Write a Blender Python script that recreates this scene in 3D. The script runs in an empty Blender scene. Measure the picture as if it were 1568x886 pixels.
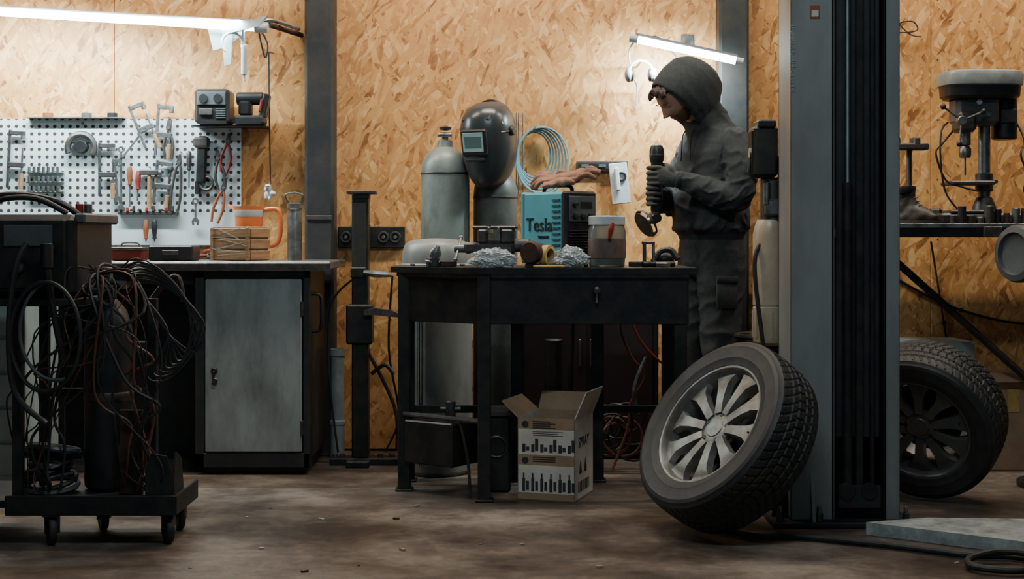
import bpy,bmesh,math,random
from mathutils import Vector as V, Matrix, noise
random.seed(7)
pi=math.pi
SC=bpy.context.scene
# ------------------------------------------------------------------ materials
def mat(name,c1,c2=None,scale=6,rough=.55,metal=0,bump=0,trans=0,emit=0,stretch=(1,1,1),lo=.4,hi=.65,detail=8,bscale=None):
    m=bpy.data.materials.new(name);m.use_nodes=True;nt=m.node_tree;N=nt.nodes;L=nt.links
    p=N['Principled BSDF'];p.inputs['Base Color'].default_value=(*c1,1)
    p.inputs['Roughness'].default_value=rough;p.inputs['Metallic'].default_value=metal
    if trans:p.inputs['Transmission Weight'].default_value=trans
    if emit:
        p.inputs['Emission Color'].default_value=(*c1,1);p.inputs['Emission Strength'].default_value=emit
    tc=N.new('ShaderNodeTexCoord');mp=N.new('ShaderNodeMapping');mp.inputs['Scale'].default_value=stretch
    L.new(tc.outputs['Object'],mp.inputs[0])
    nz=N.new('ShaderNodeTexNoise');nz.inputs['Scale'].default_value=scale;nz.inputs['Detail'].default_value=detail
    nz.inputs['Roughness'].default_value=.65
    L.new(mp.outputs[0],nz.inputs['Vector'])
    if c2 is None:c2=tuple(x*.7 for x in c1)
    r=N.new('ShaderNodeValToRGB');r.color_ramp.elements[0].position=lo;r.color_ramp.elements[1].position=hi
    r.color_ramp.elements[0].color=(*c1,1);r.color_ramp.elements[1].color=(*c2,1)
    L.new(nz.outputs['Fac'],r.inputs[0]);L.new(r.outputs[0],p.inputs['Base Color'])
    if bump:
        b=N.new('ShaderNodeBump');b.inputs['Strength'].default_value=bump;b.inputs['Distance'].default_value=.01
        L.new(nz.outputs['Fac'],b.inputs['Height']);L.new(b.outputs[0],p.inputs['Normal'])
    return m

def osb_mat():
    m=bpy.data.materials.new('osb_board');m.use_nodes=True;nt=m.node_tree;N=nt.nodes;L=nt.links
    p=N['Principled BSDF'];p.inputs['Roughness'].default_value=.48
    tc=N.new('ShaderNodeTexCoord')
    nz=N.new('ShaderNodeTexNoise');nz.inputs['Scale'].default_value=9;nz.inputs['Detail'].default_value=3
    L.new(tc.outputs['Object'],nz.inputs['Vector'])
    sub=N.new('ShaderNodeVectorMath');sub.operation='SUBTRACT';sub.inputs[1].default_value=(.5,.5,.5)
    L.new(nz.outputs['Color'],sub.inputs[0])
    sc=N.new('ShaderNodeVectorMath');sc.operation='SCALE';sc.inputs['Scale'].default_value=.05
    L.new(sub.outputs[0],sc.inputs[0])
    ad=N.new('ShaderNodeVectorMath');ad.operation='ADD';L.new(tc.outputs['Object'],ad.inputs[0]);L.new(sc.outputs[0],ad.inputs[1])
    cur=None;pri=None
    for i,(a,w,l) in enumerate([(14,48,9.5),(34,54,10),(-24,46,10),(56,52,10),(-50,60,12)]):
        mp=N.new('ShaderNodeMapping');mp.vector_type='TEXTURE'
        mp.inputs['Location'].default_value=(i*1.7,i*3.1,i*2.3)
        mp.inputs['Rotation'].default_value=(0,math.radians(a),0)
        mp.inputs['Scale'].default_value=(1/w,1,1/l)
        L.new(ad.outputs[0],mp.inputs[0])
        v=N.new('ShaderNodeTexVoronoi');v.inputs['Scale'].default_value=1
        L.new(mp.outputs[0],v.inputs['Vector'])
        s=N.new('ShaderNodeSeparateColor');L.new(v.outputs['Color'],s.inputs[0])
        pr=N.new('ShaderNodeMath');pr.operation='MULTIPLY';pr.inputs[1].default_value=[1,1,.95,.92,.84][i];L.new(s.outputs[0],pr.inputs[0])
        if cur is None: cur=s.outputs[1];pri=pr.outputs[0]
        else:
            g=N.new('ShaderNodeMath');g.operation='GREATER_THAN';L.new(pr.outputs[0],g.inputs[0]);L.new(pri,g.inputs[1])
            mx=N.new('ShaderNodeMix');mx.data_type='FLOAT';L.new(g.outputs[0],mx.inputs[0]);L.new(cur,mx.inputs[2]);L.new(s.outputs[1],mx.inputs[3])
            cur=mx.outputs[0]
            mm=N.new('ShaderNodeMath');mm.operation='MAXIMUM';L.new(pri,mm.inputs[0]);L.new(pr.outputs[0],mm.inputs[1]);pri=mm.outputs[0]
    n2=N.new('ShaderNodeTexNoise');n2.inputs['Scale'].default_value=20;n2.inputs['Detail'].default_value=7
    L.new(ad.outputs[0],n2.inputs['Vector'])
    a2=N.new('ShaderNodeMath');a2.operation='MULTIPLY_ADD';a2.inputs[1].default_value=.75;L.new(n2.outputs['Fac'],a2.inputs[0]);L.new(cur,a2.inputs[2])
    mr=N.new('ShaderNodeMath');mr.operation='MULTIPLY';mr.inputs[1].default_value=.62;L.new(a2.outputs[0],mr.inputs[0])
    r=N.new('ShaderNodeValToRGB');cr=r.color_ramp
    cr.elements[0].position=.20;cr.elements[0].color=(.25,.095,.026,1)
    cr.elements[1].position=.96;cr.elements[1].color=(.86,.54,.25,1)
    e=cr.elements.new(.31);e.color=(.50,.225,.066,1)
    e=cr.elements.new(.74);e.color=(.67,.345,.115,1)
    L.new(mr.outputs[0],r.inputs[0]);L.new(r.outputs[0],p.inputs['Base Color'])
    b=N.new('ShaderNodeBump');b.inputs['Strength'].default_value=.35;b.inputs['Distance'].default_value=.004
    L.new(a2.outputs[0],b.inputs['Height']);L.new(b.outputs[0],p.inputs['Normal'])
    return m
def floor_mat():
    m=bpy.data.materials.new('concrete_floor');m.use_nodes=True;nt=m.node_tree;N=nt.nodes;L=nt.links
    p=N['Principled BSDF'];tc=N.new('ShaderNodeTexCoord')
    def nz(s,d,r=.6,st=(1,1,1)):
        mp=N.new('ShaderNodeMapping');mp.inputs['Scale'].default_value=st;L.new(tc.outputs['Object'],mp.inputs[0])
        n=N.new('ShaderNodeTexNoise');n.inputs['Scale'].default_value=s;n.inputs['Detail'].default_value=d;n.inputs['Roughness'].default_value=r
        L.new(mp.outputs[0],n.inputs['Vector']);return n.outputs['Fac']
    a=nz(1.7,10,.62,(1,1.2,1));f=nz(34,8,.7)
    md=N.new('ShaderNodeMath');md.operation='MULTIPLY_ADD';md.inputs[1].default_value=.30;L.new(f,md.inputs[0]);L.new(a,md.inputs[2])
    r=N.new('ShaderNodeValToRGB');cr=r.color_ramp
    cr.elements[0].position=.50;cr.elements[0].color=(.045,.033,.027,1)
    cr.elements[1].position=.86;cr.elements[1].color=(.25,.205,.165,1)
    e=cr.elements.new(.66);e.color=(.105,.078,.060,1)
    L.new(md.outputs[0],r.inputs[0]);L.new(r.outputs[0],p.inputs['Base Color'])
    rr=N.new('ShaderNodeMapRange');rr.inputs[1].default_value=.40;rr.inputs[2].default_value=.62;rr.inputs[3].default_value=.30;rr.inputs[4].default_value=.6
    L.new(a,rr.inputs[0]);L.new(rr.outputs[0],p.inputs['Roughness'])
    b=N.new('ShaderNodeBump');b.inputs['Strength'].default_value=.4;b.inputs['Distance'].default_value=.010
    L.new(md.outputs[0],b.inputs['Height']);L.new(b.outputs[0],p.inputs['Normal'])
    return m
def peg_mat():
    m=bpy.data.materials.new('perforated_panel');m.use_nodes=True;nt=m.node_tree;N=nt.nodes;L=nt.links
    p=N['Principled BSDF'];p.inputs['Roughness'].default_value=.45
    tc=N.new('ShaderNodeTexCoord');s=N.new('ShaderNodeSeparateXYZ');L.new(tc.outputs['Object'],s.inputs[0])
    def M(op,a,b=None):
        n=N.new('ShaderNodeMath');n.operation=op
        for i,x in enumerate([a,b]):
            if x is None:continue
            if isinstance(x,(int,float)):n.inputs[i].default_value=x
            else:L.new(x,n.inputs[i])
        return n.outputs[0]
    fx=M('SUBTRACT',M('FRACT',M('MULTIPLY',M('ADD',s.outputs[0],10),28)),.5)
    fz=M('SUBTRACT',M('FRACT',M('MULTIPLY',s.outputs[2],28)),.5)
    d=M('ADD',M('MULTIPLY',fx,fx),M('MULTIPLY',fz,fz))
    hole=M('MULTIPLY',M('LESS_THAN',d,.055),M('GREATER_THAN',s.outputs[2],.14))
    mx=N.new('ShaderNodeMix');mx.data_type='RGBA';L.new(hole,mx.inputs[0])
    mx.inputs[6].default_value=(.60,.69,.71,1);mx.inputs[7].default_value=(.05,.04,.03,1)
    L.new(mx.outputs[2],p.inputs['Base Color']);return m

OSB=osb_mat();FLO=floor_mat();PEG=peg_mat()
STEEL=mat('dark_painted_steel',(.024,.030,.032),(.050,.046,.040),9,.55,.2,.15)
BLACK=mat('black_steel',(.012,.014,.016),(.035,.032,.028),12,.45,.3,.2)
COLM=mat('lift_column_paint',(.24,.25,.245),(.17,.18,.175),5,.5,0,.08,stretch=(1,1,.3))
COLD=mat('lift_column_dark',(.020,.024,.027),(.042,.042,.040),8,.5,.3)
CHROME=mat('polished_rod',(.6,.65,.66),(.4,.42,.42),5,.22,1)
METAL=mat('bare_metal',(.30,.32,.32),(.14,.125,.11),18,.38,.85,.1)
DMETAL=mat('worn_dark_metal',(.07,.072,.074),(.14,.12,.105),20,.45,.7,.2)
RUST=mat('rusty_metal',(.08,.038,.024),(.03,.025,.022),14,.75,.3,.4)
CYLP=mat('cylinder_grey_paint',(.24,.285,.265),(.10,.10,.085),6,.42,.15,.1,lo=.46,hi=.72,stretch=(1,1,.5),detail=12)
CYLD=mat('cylinder_dark_paint',(.12,.14,.13),(.06,.055,.05),6,.45,.2,.1)
TANKP=mat('tank_light_grey',(.25,.27,.255),(.12,.11,.095),7,.45,.15,.1,lo=.45,hi=.75,stretch=(1,1,.4),detail=12)
DOOR=mat('grey_door_panel',(.34,.38,.37),(.15,.165,.16),7,.6,.1,.1,lo=.38,hi=.70,stretch=(1,1,.35),detail=12)
RUB=mat('tyre_rubber',(.013,.015,.016),(.028,.028,.026),15,.6,0,.15)
ALLOY=mat('alloy_rim',(.25,.26,.245),(.12,.11,.095),12,.42,.5,.05)
DALLOY=mat('dark_rim',(.09,.095,.097),(.14,.13,.12),12,.4,.5)
PLAS=mat('black_plastic',(.012,.012,.013),(.022,.022,.022),14,.4)
GPLAS=mat('grey_plastic',(.09,.10,.105),(.06,.065,.07),9,.4)
LGREY=mat('light_grey_enamel',(.30,.34,.34),(.2,.21,.2),9,.35)
HELM=mat('glossy_dark_shell',(.030,.037,.040),(.045,.048,.048),5,.28)
WPLAS=mat('white_plastic',(.58,.64,.65),(.42,.46,.46),9,.4)
TEAL=mat('turquoise_paint',(.10,.42,.50),(.10,.33,.39),5,.4,0,0)
TEALD=mat('dark_teal',(.02,.11,.14),(.02,.08,.10),5,.4)
ORNG=mat('orange_plastic',(.80,.20,.055),(.68,.15,.04),5,.35)
DORNG=mat('dull_orange_grip',(.28,.085,.03),(.18,.05,.02),5,.45)
REDP=mat('red_plastic',(.28,.03,.02),(.15,.015,.012),6,.45)
YEL=mat('yellow_foam',(.55,.38,.12),(.38,.25,.07),20,.8,0,.3)
WOOD=mat('pale_wood',(.40,.23,.11),(.24,.12,.05),10,.6,0,.2,stretch=(1,1,7))
CARD=mat('corrugated_card',(.38,.26,.16),(.30,.19,.12),8,.8,0,.1)
CARDW=mat('printed_card_white',(.70,.67,.60),(.55,.50,.43),8,.7,0,.05)
INK=mat('print_ink',(.025,.025,.03),(.05,.05,.05),20,.7)
BAG=mat('crumpled_clear_plastic',(.72,.76,.76),(.5,.55,.56),9,.18,0,.3,trans=.3)
BLUEH=mat('blue_air_hose',(.16,.36,.44),(.10,.25,.32),9,.4)
GLOVEB=mat('leather_glove',(.34,.16,.10),(.16,.07,.045),10,.75,0,.3)
CABLE=mat('rubber_cable',(.012,.013,.014),(.025,.025,.025),9,.5)
COPPER=mat('red_brown_cable',(.15,.048,.03),(.08,.03,.02),9,.5)
GLASSV=mat('visor_glass',(.32,.47,.45),(.22,.34,.34),4,.08)
VFILT=mat('visor_filter',(.10,.17,.17),(.07,.12,.12),4,.06)
LIQ=mat('reservoir_plastic',(.60,.50,.36),(.42,.33,.22),6,.35,0,0,trans=.15)
JAR=mat('clear_bucket',(.62,.68,.67),(.48,.52,.50),9,.15,0,0,trans=.8)
DRED=mat('dark_red_fluid',(.06,.012,.010),(.03,.008,.007),9,.4)
CONC=mat('pale_concrete',(.44,.48,.47),(.18,.185,.17),14,.8,0,.6,lo=.35,hi=.7)
PANELG=mat('galvanised_sheet',(.38,.46,.45),(.27,.33,.32),5,.4,.2)
PLAST=mat('plaster_wall',(.10,.09,.08),(.07,.06,.055),5,.8)
BROWNC=mat('brown_cabinet_paint',(.09,.04,.025),(.05,.03,.02),7,.5)
MAROON=mat('dark_maroon_paint',(.022,.010,.010),(.012,.009,.009),7,.5)
HOOD=mat('hoodie_fabric',(.024,.030,.032),(.035,.041,.042),60,.92,0,.15)
HOODR=mat('hoodie_ribbing',(.018,.023,.025),(.026,.031,.033),60,.92,0,.2)
PANT=mat('trouser_fabric',(.024,.027,.029),(.040,.040,.038),50,.9,0,.2)
SKIN=mat('skin',(.46,.26,.18),(.38,.19,.13),14,.5,0,.03)
BEARD=mat('beard',(.13,.07,.045),(.19,.105,.07),90,.8,0,.3)
HAIR=mat('brown_hair',(.055,.032,.020),(.028,.017,.011),40,.65,0,.4)
LIPS=mat('lips',(.30,.11,.09),(.25,.09,.07),14,.5)
GLOVEG=mat('work_glove_grey',(.060,.066,.060),(.032,.035,.032),24,.85,0,.3)
GLOVED=mat('work_glove_palm',(.025,.026,.025),(.04,.038,.035),24,.8,0,.3)
SHOE=mat('work_boot_leather',(.022,.018,.015),(.05,.035,.025),12,.5,0,.2)
TUBE=mat('lit_tube',(.72,.95,1.0),(.72,.95,1.0),3,.4,emit=30)
LABEL=mat('bucket_label',(.10,.07,.06),(.2,.13,.1),12,.5)
DCYL=mat('dark_cylinder_steel',(.030,.034,.037),(.10,.042,.028),7,.4,.3,.2,lo=.5,hi=.74)
# ------------------------------------------------------------------ builder
class B:
    def __init__(s,name):
        s.n=name;s.v=[];s.f=[];s.fm=[];s.mats=[];s.T=Matrix.Identity(4)
    def mi(s,m):
        if m not in s.mats:s.mats.append(m)
        return s.mats.index(m)
    def add(s,vs,fs,m):
        o=len(s.v);s.v+=[s.T@V(v) for v in vs]
        ms=m if isinstance(m,list) else None
        i0=None if ms else s.mi(m)
        for k,f in enumerate(fs):
            s.f.append([i+o for i in f]);s.fm.append(s.mi(ms[k]) if ms else i0)
    def box(s,c,size,m,rot=(0,0,0),bev=.003):
        bm=bmesh.new();bmesh.ops.create_cube(bm,size=1)
        for v in bm.verts:v.co=V((v.co.x*size[0],v.co.y*size[1],v.co.z*size[2]))
        bv=min(bev,min(size)*.3)
        if bv>0.0002:bmesh.ops.bevel(bm,geom=bm.edges[:],offset=bv,segments=1,affect='EDGES')
        M=Matrix.Translation(V(c))@(Matrix.Rotation(rot[2],4,'Z')@Matrix.Rotation(rot[1],4,'Y')@Matrix.Rotation(rot[0],4,'X'))
        bm.verts.index_update()
        s.add([M@v.co for v in bm.verts],[[v.index for v in f.verts] for f in bm.faces],m);bm.free()
    def b2(s,a,b,m,bev=.003):
        s.box([(a[i]+b[i])/2 for i in range(3)],[abs(b[i]-a[i]) for i in range(3)],m,bev=bev)
    def loft(s,rings,m,c0=True,c1=True,closed=True):
        n=len(rings[0]);vs=[p for r in rings for p in r];fs=[]
        for i in range(len(rings)-1):
            for j in range(n if closed else n-1):
                k=(j+1)%n;fs.append([i*n+j,i*n+k,(i+1)*n+k,(i+1)*n+j])
        if c0:fs.append(list(range(n))[::-1])
        if c1:fs.append([(len(rings)-1)*n+j for j in range(n)])
        s.add(vs,fs,m)
    def lathe(s,prof,o,ax,m,seg=32,c0=True,c1=True):
        q=V(ax).normalized().to_track_quat('Z','Y');o=V(o)
        s.loft([[o+q@V((r*math.cos(2*pi*j/seg),r*math.sin(2*pi*j/seg),h)) for j in range(seg)] for r,h in prof],m,c0,c1)
    def cyl(s,p0,p1,r,m,r1=None,seg=20):
        p0=V(p0);p1=V(p1);L=(p1-p0).length;r1=r if r1 is None else r1;b=min(r,r1,L/2)*.12
        s.lathe([(r-b,0),(r,b),(r1,L-b),(r1-b,L)],p0,p1-p0,m,seg)
    def tube(s,pts,r,m,seg=8,sub=6,sm=True):
        pts=[V(p) for p in pts];rs=r if isinstance(r,(list,tuple)) else [r]*len(pts)
        if sm and len(pts)>2:
            P=[];R=[];n=len(pts)
            for i in range(n-1):
                a=pts[max(i-1,0)];b=pts[i];c=pts[i+1];d=pts[min(i+2,n-1)]
                for k in range(sub):
                    t=k/sub;P.append(.5*((2*b)+(c-a)*t+(2*a-5*b+4*c-d)*t*t+(3*b-a-3*c+d)*t**3));R.append(rs[i]*(1-t)+rs[i+1]*t)
            P.append(pts[-1]);R.append(rs[-1])
        else:P=pts;R=list(rs)
        t0=(P[1]-P[0]).normalized();up=V((0,0,1)) if abs(t0.z)<.9 else V((1,0,0))
        u=(up-t0*up.dot(t0)).normalized();rings=[]
        for i,p in enumerate(P):
            t=(P[min(i+1,len(P)-1)]-P[max(i-1,0)])
            t=t.normalized() if t.length>1e-9 else t0
            u=(u-t*u.dot(t));u=u.normalized() if u.length>1e-6 else V((1,0,0));w=t.cross(u)
            rings.append([p+(u*math.cos(2*pi*j/seg)+w*math.sin(2*pi*j/seg))*R[i] for j in range(seg)])
        s.loft(rings,m)
    def ball(s,c,r,m,seg=20,rot=None):
        c=V(c);r=(r,r,r) if not isinstance(r,(tuple,list)) else r;rings=[]
        h=seg//2
        for i in range(1,h):
            a=pi*i/h
            rings.append([V((r[0]*math.sin(a)*math.cos(2*pi*j/seg),r[1]*math.sin(a)*math.sin(2*pi*j/seg),-r[2]*math.cos(a))) for j in range(seg)])
        rings=[[V((0,0,-r[2]*.999)) + (p-V((0,0,p.z)))*.05 for p in rings[0]]]+rings+[[V((0,0,r[2]*.999)) + (p-V((0,0,p.z)))*.05 for p in rings[-1]]]
        if rot is not None:rings=[[rot@p for p in q] for q in rings]
        s.loft([[c+p for p in q] for q in rings],m)
    def torus(s,c,ax,R,r,m,seg=32,ts=8,a0=0,a1=2*pi,sx=1,sy=1):
        q=V(ax).normalized().to_track_quat('Z','Y');c=V(c);full=abs(a1-a0-2*pi)<1e-4
        rings=[];n=seg if full else seg+1
        for i in range(n):
            a=a0+(a1-a0)*i/seg;d=V((math.cos(a)*sx,math.sin(a)*sy,0))
            rings.append([c+q@(d*R+d.normalized()*r*math.cos(2*pi*j/ts)+V((0,0,r*math.sin(2*pi*j/ts)))) for j in range(ts)])
        if full:rings.append(rings[0])
        s.loft(rings,m,not full,not full)
    def poly(s,pts,o,ex,ey,t,m):
        ex=V(ex);ey=V(ey);n=ex.cross(ey).normalized();o=V(o)
        a=[o+ex*p[0]+ey*p[1]-n*t/2 for p in pts];b=[p+n*t for p in a]
        s.loft([a,b],m)
    def text(s,body,size,o,ex,ey,m,t=.0006):
        cu=bpy.data.curves.new('tmp','FONT');cu.body=body;cu.size=size;cu.extrude=t;cu.resolution_u=3
        ob=bpy.data.objects.new('tmp',cu);SC.collection.objects.link(ob);bpy.context.view_layer.update()
        dg=bpy.context.evaluated_depsgraph_get();me=bpy.data.meshes.new_from_object(ob.evaluated_get(dg))
        ex=V(ex).normalized();ey=V(ey).normalized();n=ex.cross(ey);o=V(o)
        s.add([o+ex*v.co.x+ey*v.co.y+n*v.co.z for v in me.vertices],[list(p.vertices) for p in me.polygons],m)
        bpy.data.objects.remove(ob);bpy.data.meshes.remove(me)
    def done(s,shift=True,ang=35,weld=False):
        me=bpy.data.meshes.new(s.n);o=V((0,0,0))
        if shift:
            xs=[v.x for v in s.v];ys=[v.y for v in s.v];zs=[v.z for v in s.v]
            o=V(((min(xs)+max(xs))/2,(min(ys)+max(ys))/2,min(zs)))
        me.from_pydata([v-o for v in s.v],[],s.f)
        for m in s.mats:me.materials.append(m)
        for p,i in zip(me.polygons,s.fm):p.material_index=i;p.use_smooth=True
        bm=bmesh.new();bm.from_mesh(me);bmesh.ops.recalc_face_normals(bm,faces=bm.faces[:]);bm.to_mesh(me);bm.free()
        me.set_sharp_from_angle(angle=math.radians(ang))
        ob=bpy.data.objects.new(s.n,me);ob.location=o;SC.collection.objects.link(ob);return ob
def remeshed(pb,voxel,smooth=3,fn=None):
    me=bpy.data.meshes.new('t');me.from_pydata(pb.v,[],pb.f)
    bm=bmesh.new();bm.from_mesh(me);bmesh.ops.recalc_face_normals(bm,faces=bm.faces[:]);bm.to_mesh(me);bm.free()
    ob=bpy.data.objects.new('t',me);SC.collection.objects.link(ob)
    md=ob.modifiers.new('r','REMESH');md.mode='VOXEL';md.voxel_size=voxel
    bpy.context.view_layer.update();dg=bpy.context.evaluated_depsgraph_get()
    m2=bpy.data.meshes.new_from_object(ob.evaluated_get(dg))
    bm=bmesh.new();bm.from_mesh(m2)
    for _ in range(smooth):bmesh.ops.smooth_vert(bm,verts=bm.verts[:],factor=.5,use_axis_x=True,use_axis_y=True,use_axis_z=True)
    bm.normal_update()
    if fn:
        new=[v.co+v.normal*fn(v.co,v.normal) for v in bm.verts]
        for v,c in zip(bm.verts,new):v.co=c
    bm.verts.index_update()
    vs=[v.co.copy() for v in bm.verts];fs=[[v.index for v in f.verts] for f in bm.faces];bm.free()
    bpy.data.objects.remove(ob);bpy.data.meshes.remove(me);bpy.data.meshes.remove(m2)
    return vs,fs
RZ=lambda a:Matrix.Rotation(math.radians(a),4,'Z')
RY=lambda a:Matrix.Rotation(math.radians(a),4,'Y')
RX=lambda a:Matrix.Rotation(math.radians(a),4,'X')
TR=lambda *a:Matrix.Translation(V(a))
# ------------------------------------------------------------------ room shell
b=B('floor');b.b2((-4.2,-1.5,-.1),(4.2,6.8,0),FLO,0);b.done()
b=B('wall_back');xs=[-4.2,-1.862,-.90,1.02,1.962,4.2]
b.b2((-4.2,6.685,0),(4.2,6.78,3.6),PLAST,0)
for i in range(5):
    b.b2((xs[i]+.0015,6.66,.01),(xs[i+1]-.0015,6.684,2.497),OSB,.001)
    b.b2((xs[i]+.0015,6.66,2.5),(xs[i+1]-.0015,6.684,3.6),OSB,.001)
for i in range(1,5):
    for k in range(9):b.lathe([(.004,0),(.003,.002)],(xs[i]+.03,6.6605,.15+k*.28),(0,-1,0),DMETAL,8)
b.done()
b=B('wall_left');b.b2((-4.3,-1.5,0),(-4.2,6.78,3.6),PLAST,0);b.done()
b=B('wall_right');b.b2((4.2,-1.5,0),(4.3,6.78,3.6),PLAST,0);b.done()
b=B('ceiling');b.b2((-4.3,-1.5,3.6),(4.3,6.78,3.7),PLAST,0);b.done()
for x0,x1 in ((-.952,-.818),(.951,1.088)):
    b=B('steel_post');b.b2((x0,6.52,0),(x1,6.655,3.6),STEEL,.012)
    b.b2((x0-.03,6.49,0),(x1+.03,6.656,.012),STEEL)
    b.box(((x0+x1)/2,6.517,1.09),(.12,.006,.02),DMETAL)
    b.done()
# ------------------------------------------------------------------ ceiling strip lights and an added front fill
def strip_or_fill_light(x,y,power,col,tilt=0,size=1.5):
    b=B('ceiling_strip_or_fill');b.b2((x-size/2,y-.08,3.5),(x+size/2,y+.08,3.56),WPLAS)
    for dx in(-size/2.6,size/2.6):b.cyl((x+dx,y,3.56),(x+dx,y,3.6),.01,METAL)
    b.tube([(x-size/2+.03,y-.03,3.485),(x+size/2-.03,y-.03,3.485)],.012,WPLAS,sm=False)
    ob=b.done()
    l=bpy.data.lights.new('strip_or_fill_lamp','AREA');l.shape='RECTANGLE';l.size=size;l.size_y=.14;l.energy=power;l.color=col
    lo=bpy.data.objects.new('strip_or_fill_lamp',l);SC.collection.objects.link(lo);lo.location=(x,y,3.46);lo.rotation_euler=(math.radians(tilt),0,0)
    lo.parent=ob;lo.matrix_parent_inverse=TR(*ob.location).inverted()
strip_or_fill_light(-2.0,5.65,46,(1,.90,.76),16)
strip_or_fill_light(.1,5.75,64,(1,.90,.76),16)
strip_or_fill_light(2.3,5.75,48,(1,.90,.76),16)
strip_or_fill_light(.2,2.6,42,(.80,.93,1),30)  # added fill lamp, out of view, brightens the column front and foreground
# ------------------------------------------------------------------ wall lamps
b=B('led_tube_lamp')
p0=V((-2.5,6.3,2.012));p1=V((-1.13,6.3,1.930));d=(p1-p0).normalized()
b.tube([p0,p1],.019,TUBE,12,sm=False)
b.tube([p0+V((0,.035,.012)),p1+V((0,.035,.012))],.022,WPLAS,8,sm=False)
b.cyl(p1-d*.01,p1+d*.05,.024,WPLAS)
b.poly([(0,0),(.13,.03),(.17,.08),(.11,.06),(.02,.07)],(-1.25,6.29,1.90),(1,0,0),(0,0,1),.03,WPLAS)
b.poly([(0,0),(.05,0),(.04,-.16),(.01,-.17)],(-1.29,6.33,1.93),(1,0,0),(0,0,1),.012,WPLAS)
b.poly([(0,0),(.16,.0),(.19,-.02),(.10,-.10),(.03,-.12)],(-1.36,6.335,1.95),(1,0,0),(0,0,1),.010,PANELG)
b.torus((-1.24,6.3,1.86),(0,1,0),.045,.006,WPLAS,a0=-1,a1=3.6)
b.cyl((-1.08,6.33,1.945),(-.985,6.655,1.945),.012,RUST)
b.tube([(-1.15,6.3,1.945),(-1.08,6.36,1.97),(-1.0,6.45,1.955),(-.975,6.50,1.95)],.010,METAL)
b.tube([(-1.19,6.3,1.92),(-1.19,6.3,1.75),(-1.185,6.3,1.69)],.006,WPLAS);b.cyl((-1.187,6.3,1.85),(-1.187,6.3,1.72),.013,WPLAS)
b.tube([(-1.13,6.32,1.93),(-1.10,6.33,1.80),(-1.09,6.34,1.86),(-1.12,6.34,1.92)],.004,CABLE)
b.done()
b=B('led_tube_lamp')
p0=V((.56,6.42,1.893));p1=V((1.01,6.36,1.787));d=(p1-p0).normalized()
b.tube([p0,p1],.017,TUBE,12,sm=False)
b.tube([p0+V((0,.012,.020)),p1+V((0,.012,.020))],.012,GPLAS,8,sm=False)
b.cyl(p0-d*.03,p0+d*.01,.018,WPLAS);b.cyl(p1-d*.01,p1+d*.025,.018,WPLAS)
b.tube([(.78,6.41,1.86),(.80,6.52,1.90),(.82,6.655,1.90)],.009,GPLAS)
b.box((.82,6.648,1.90),(.06,.014,.09),GPLAS)
b.tube([p0,(.53,6.44,1.84),(.55,6.5,1.74),(.58,6.6,1.70),(.58,6.65,1.6)],.004,WPLAS)
b.tube([(.60,6.44,1.90),(.66,6.47,1.91),(.72,6.5,1.86),(.76,6.5,1.80),(.70,6.55,1.76)],.004,CABLE)
b.done()
for nm,loc,sz,e,rot in (('led_tube_glow_a',(-1.85,6.27,1.955),1.3,44,(math.radians(35),0,0)),('led_tube_glow_b',(.79,6.37,1.81),.42,28,(math.radians(40),0,0))):
    l=bpy.data.lights.new(nm,'AREA');l.shape='RECTANGLE';l.size=sz;l.size_y=.03;l.energy=e;l.color=(.78,.95,1)
    lo=bpy.data.objects.new(nm,l);SC.collection.objects.link(lo);lo.location=loc;lo.rotation_euler=rot
b=B('ear_defenders')
b.torus((.585,6.45,1.745),(.2,1,0),.055,.005,WPLAS,a0=0,a1=pi)
for dx in(-.055,.055):
    b.ball((.585+dx,6.45,1.735),(.02,.03,.034),LGREY);b.ball((.585+dx*.75,6.45,1.735),(.012,.028,.031),PLAS)
b.cyl((.585,6.45,1.797),(.585,6.655,1.797),.004,METAL)
b.done()
# ------------------------------------------------------------------ workbench (left)
b=B('workbench')
b.b2((-2.75,5.95,.866),(-.76,6.50,.898),METAL,.004)
b.b2((-2.75,5.945,.858),(-.76,5.953,.892),DMETAL,.002)
b.b2((-1.335,6.0,.06),(-.851,6.46,.862),BLACK,.006)
b.b2((-1.30,6.03,0),(-.87,6.44,.06),BLACK,.003)
for a,c in(((-1.335,5.985,.03),(-1.295,6.0,.862)),((-.878,5.985,.03),(-.851,6.0,.862)),((-1.335,5.985,.828),(-.851,6.0,.862)),((-1.335,5.985,.03),(-.851,6.0,.092))):b.b2(a,c,STEEL)
b.b2((-1.290,5.975,.097),(-.884,5.994,.824),DOOR,.005)
b.lathe([(.014,0),(.014,.01),(.009,.014)],(-1.25,5.975,.44),(0,-1,0),BLACK,16)
b.box((-1.25,5.958,.415),(.008,.01,.05),BLACK);b.box((-1.245,5.955,.395),(.022,.006,.03),DMETAL,(0,.3,0))
for z in(.2,.7):b.cyl((-.882,5.972,z-.03),(-.882,5.972,z+.03),.007,DMETAL)
b.tube([(-.851,6.05,.76),(-.815,6.05,.75),(-.81,6.05,.68),(-.815,6.05,.61),(-.851,6.05,.60)],.007,BLACK)
b.b2((-2.75,6.44,.0),(-1.34,6.46,.86),BLACK)  # dark back sheet added to give the open bay its darkness
for x in(-2.72,-1.9):
    b.b2((x-.02,5.98,0),(x+.02,6.02,.866),BLACK)
b.b2((-2.74,6.0,.80),(-1.34,6.03,.862),BLACK)
b.done()
b=B('drawer_chest')
b.b2((-2.5,5.5,.04),(-1.88,5.9,.76),PANELG,.006)
for i in range(5):
    z=.08+i*.135;b.b2((-2.48,5.485,z),(-1.90,5.5,z+.122),PANELG,.004);b.b2((-2.3,5.465,z+.09),(-2.06,5.485,z+.105),METAL)
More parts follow.
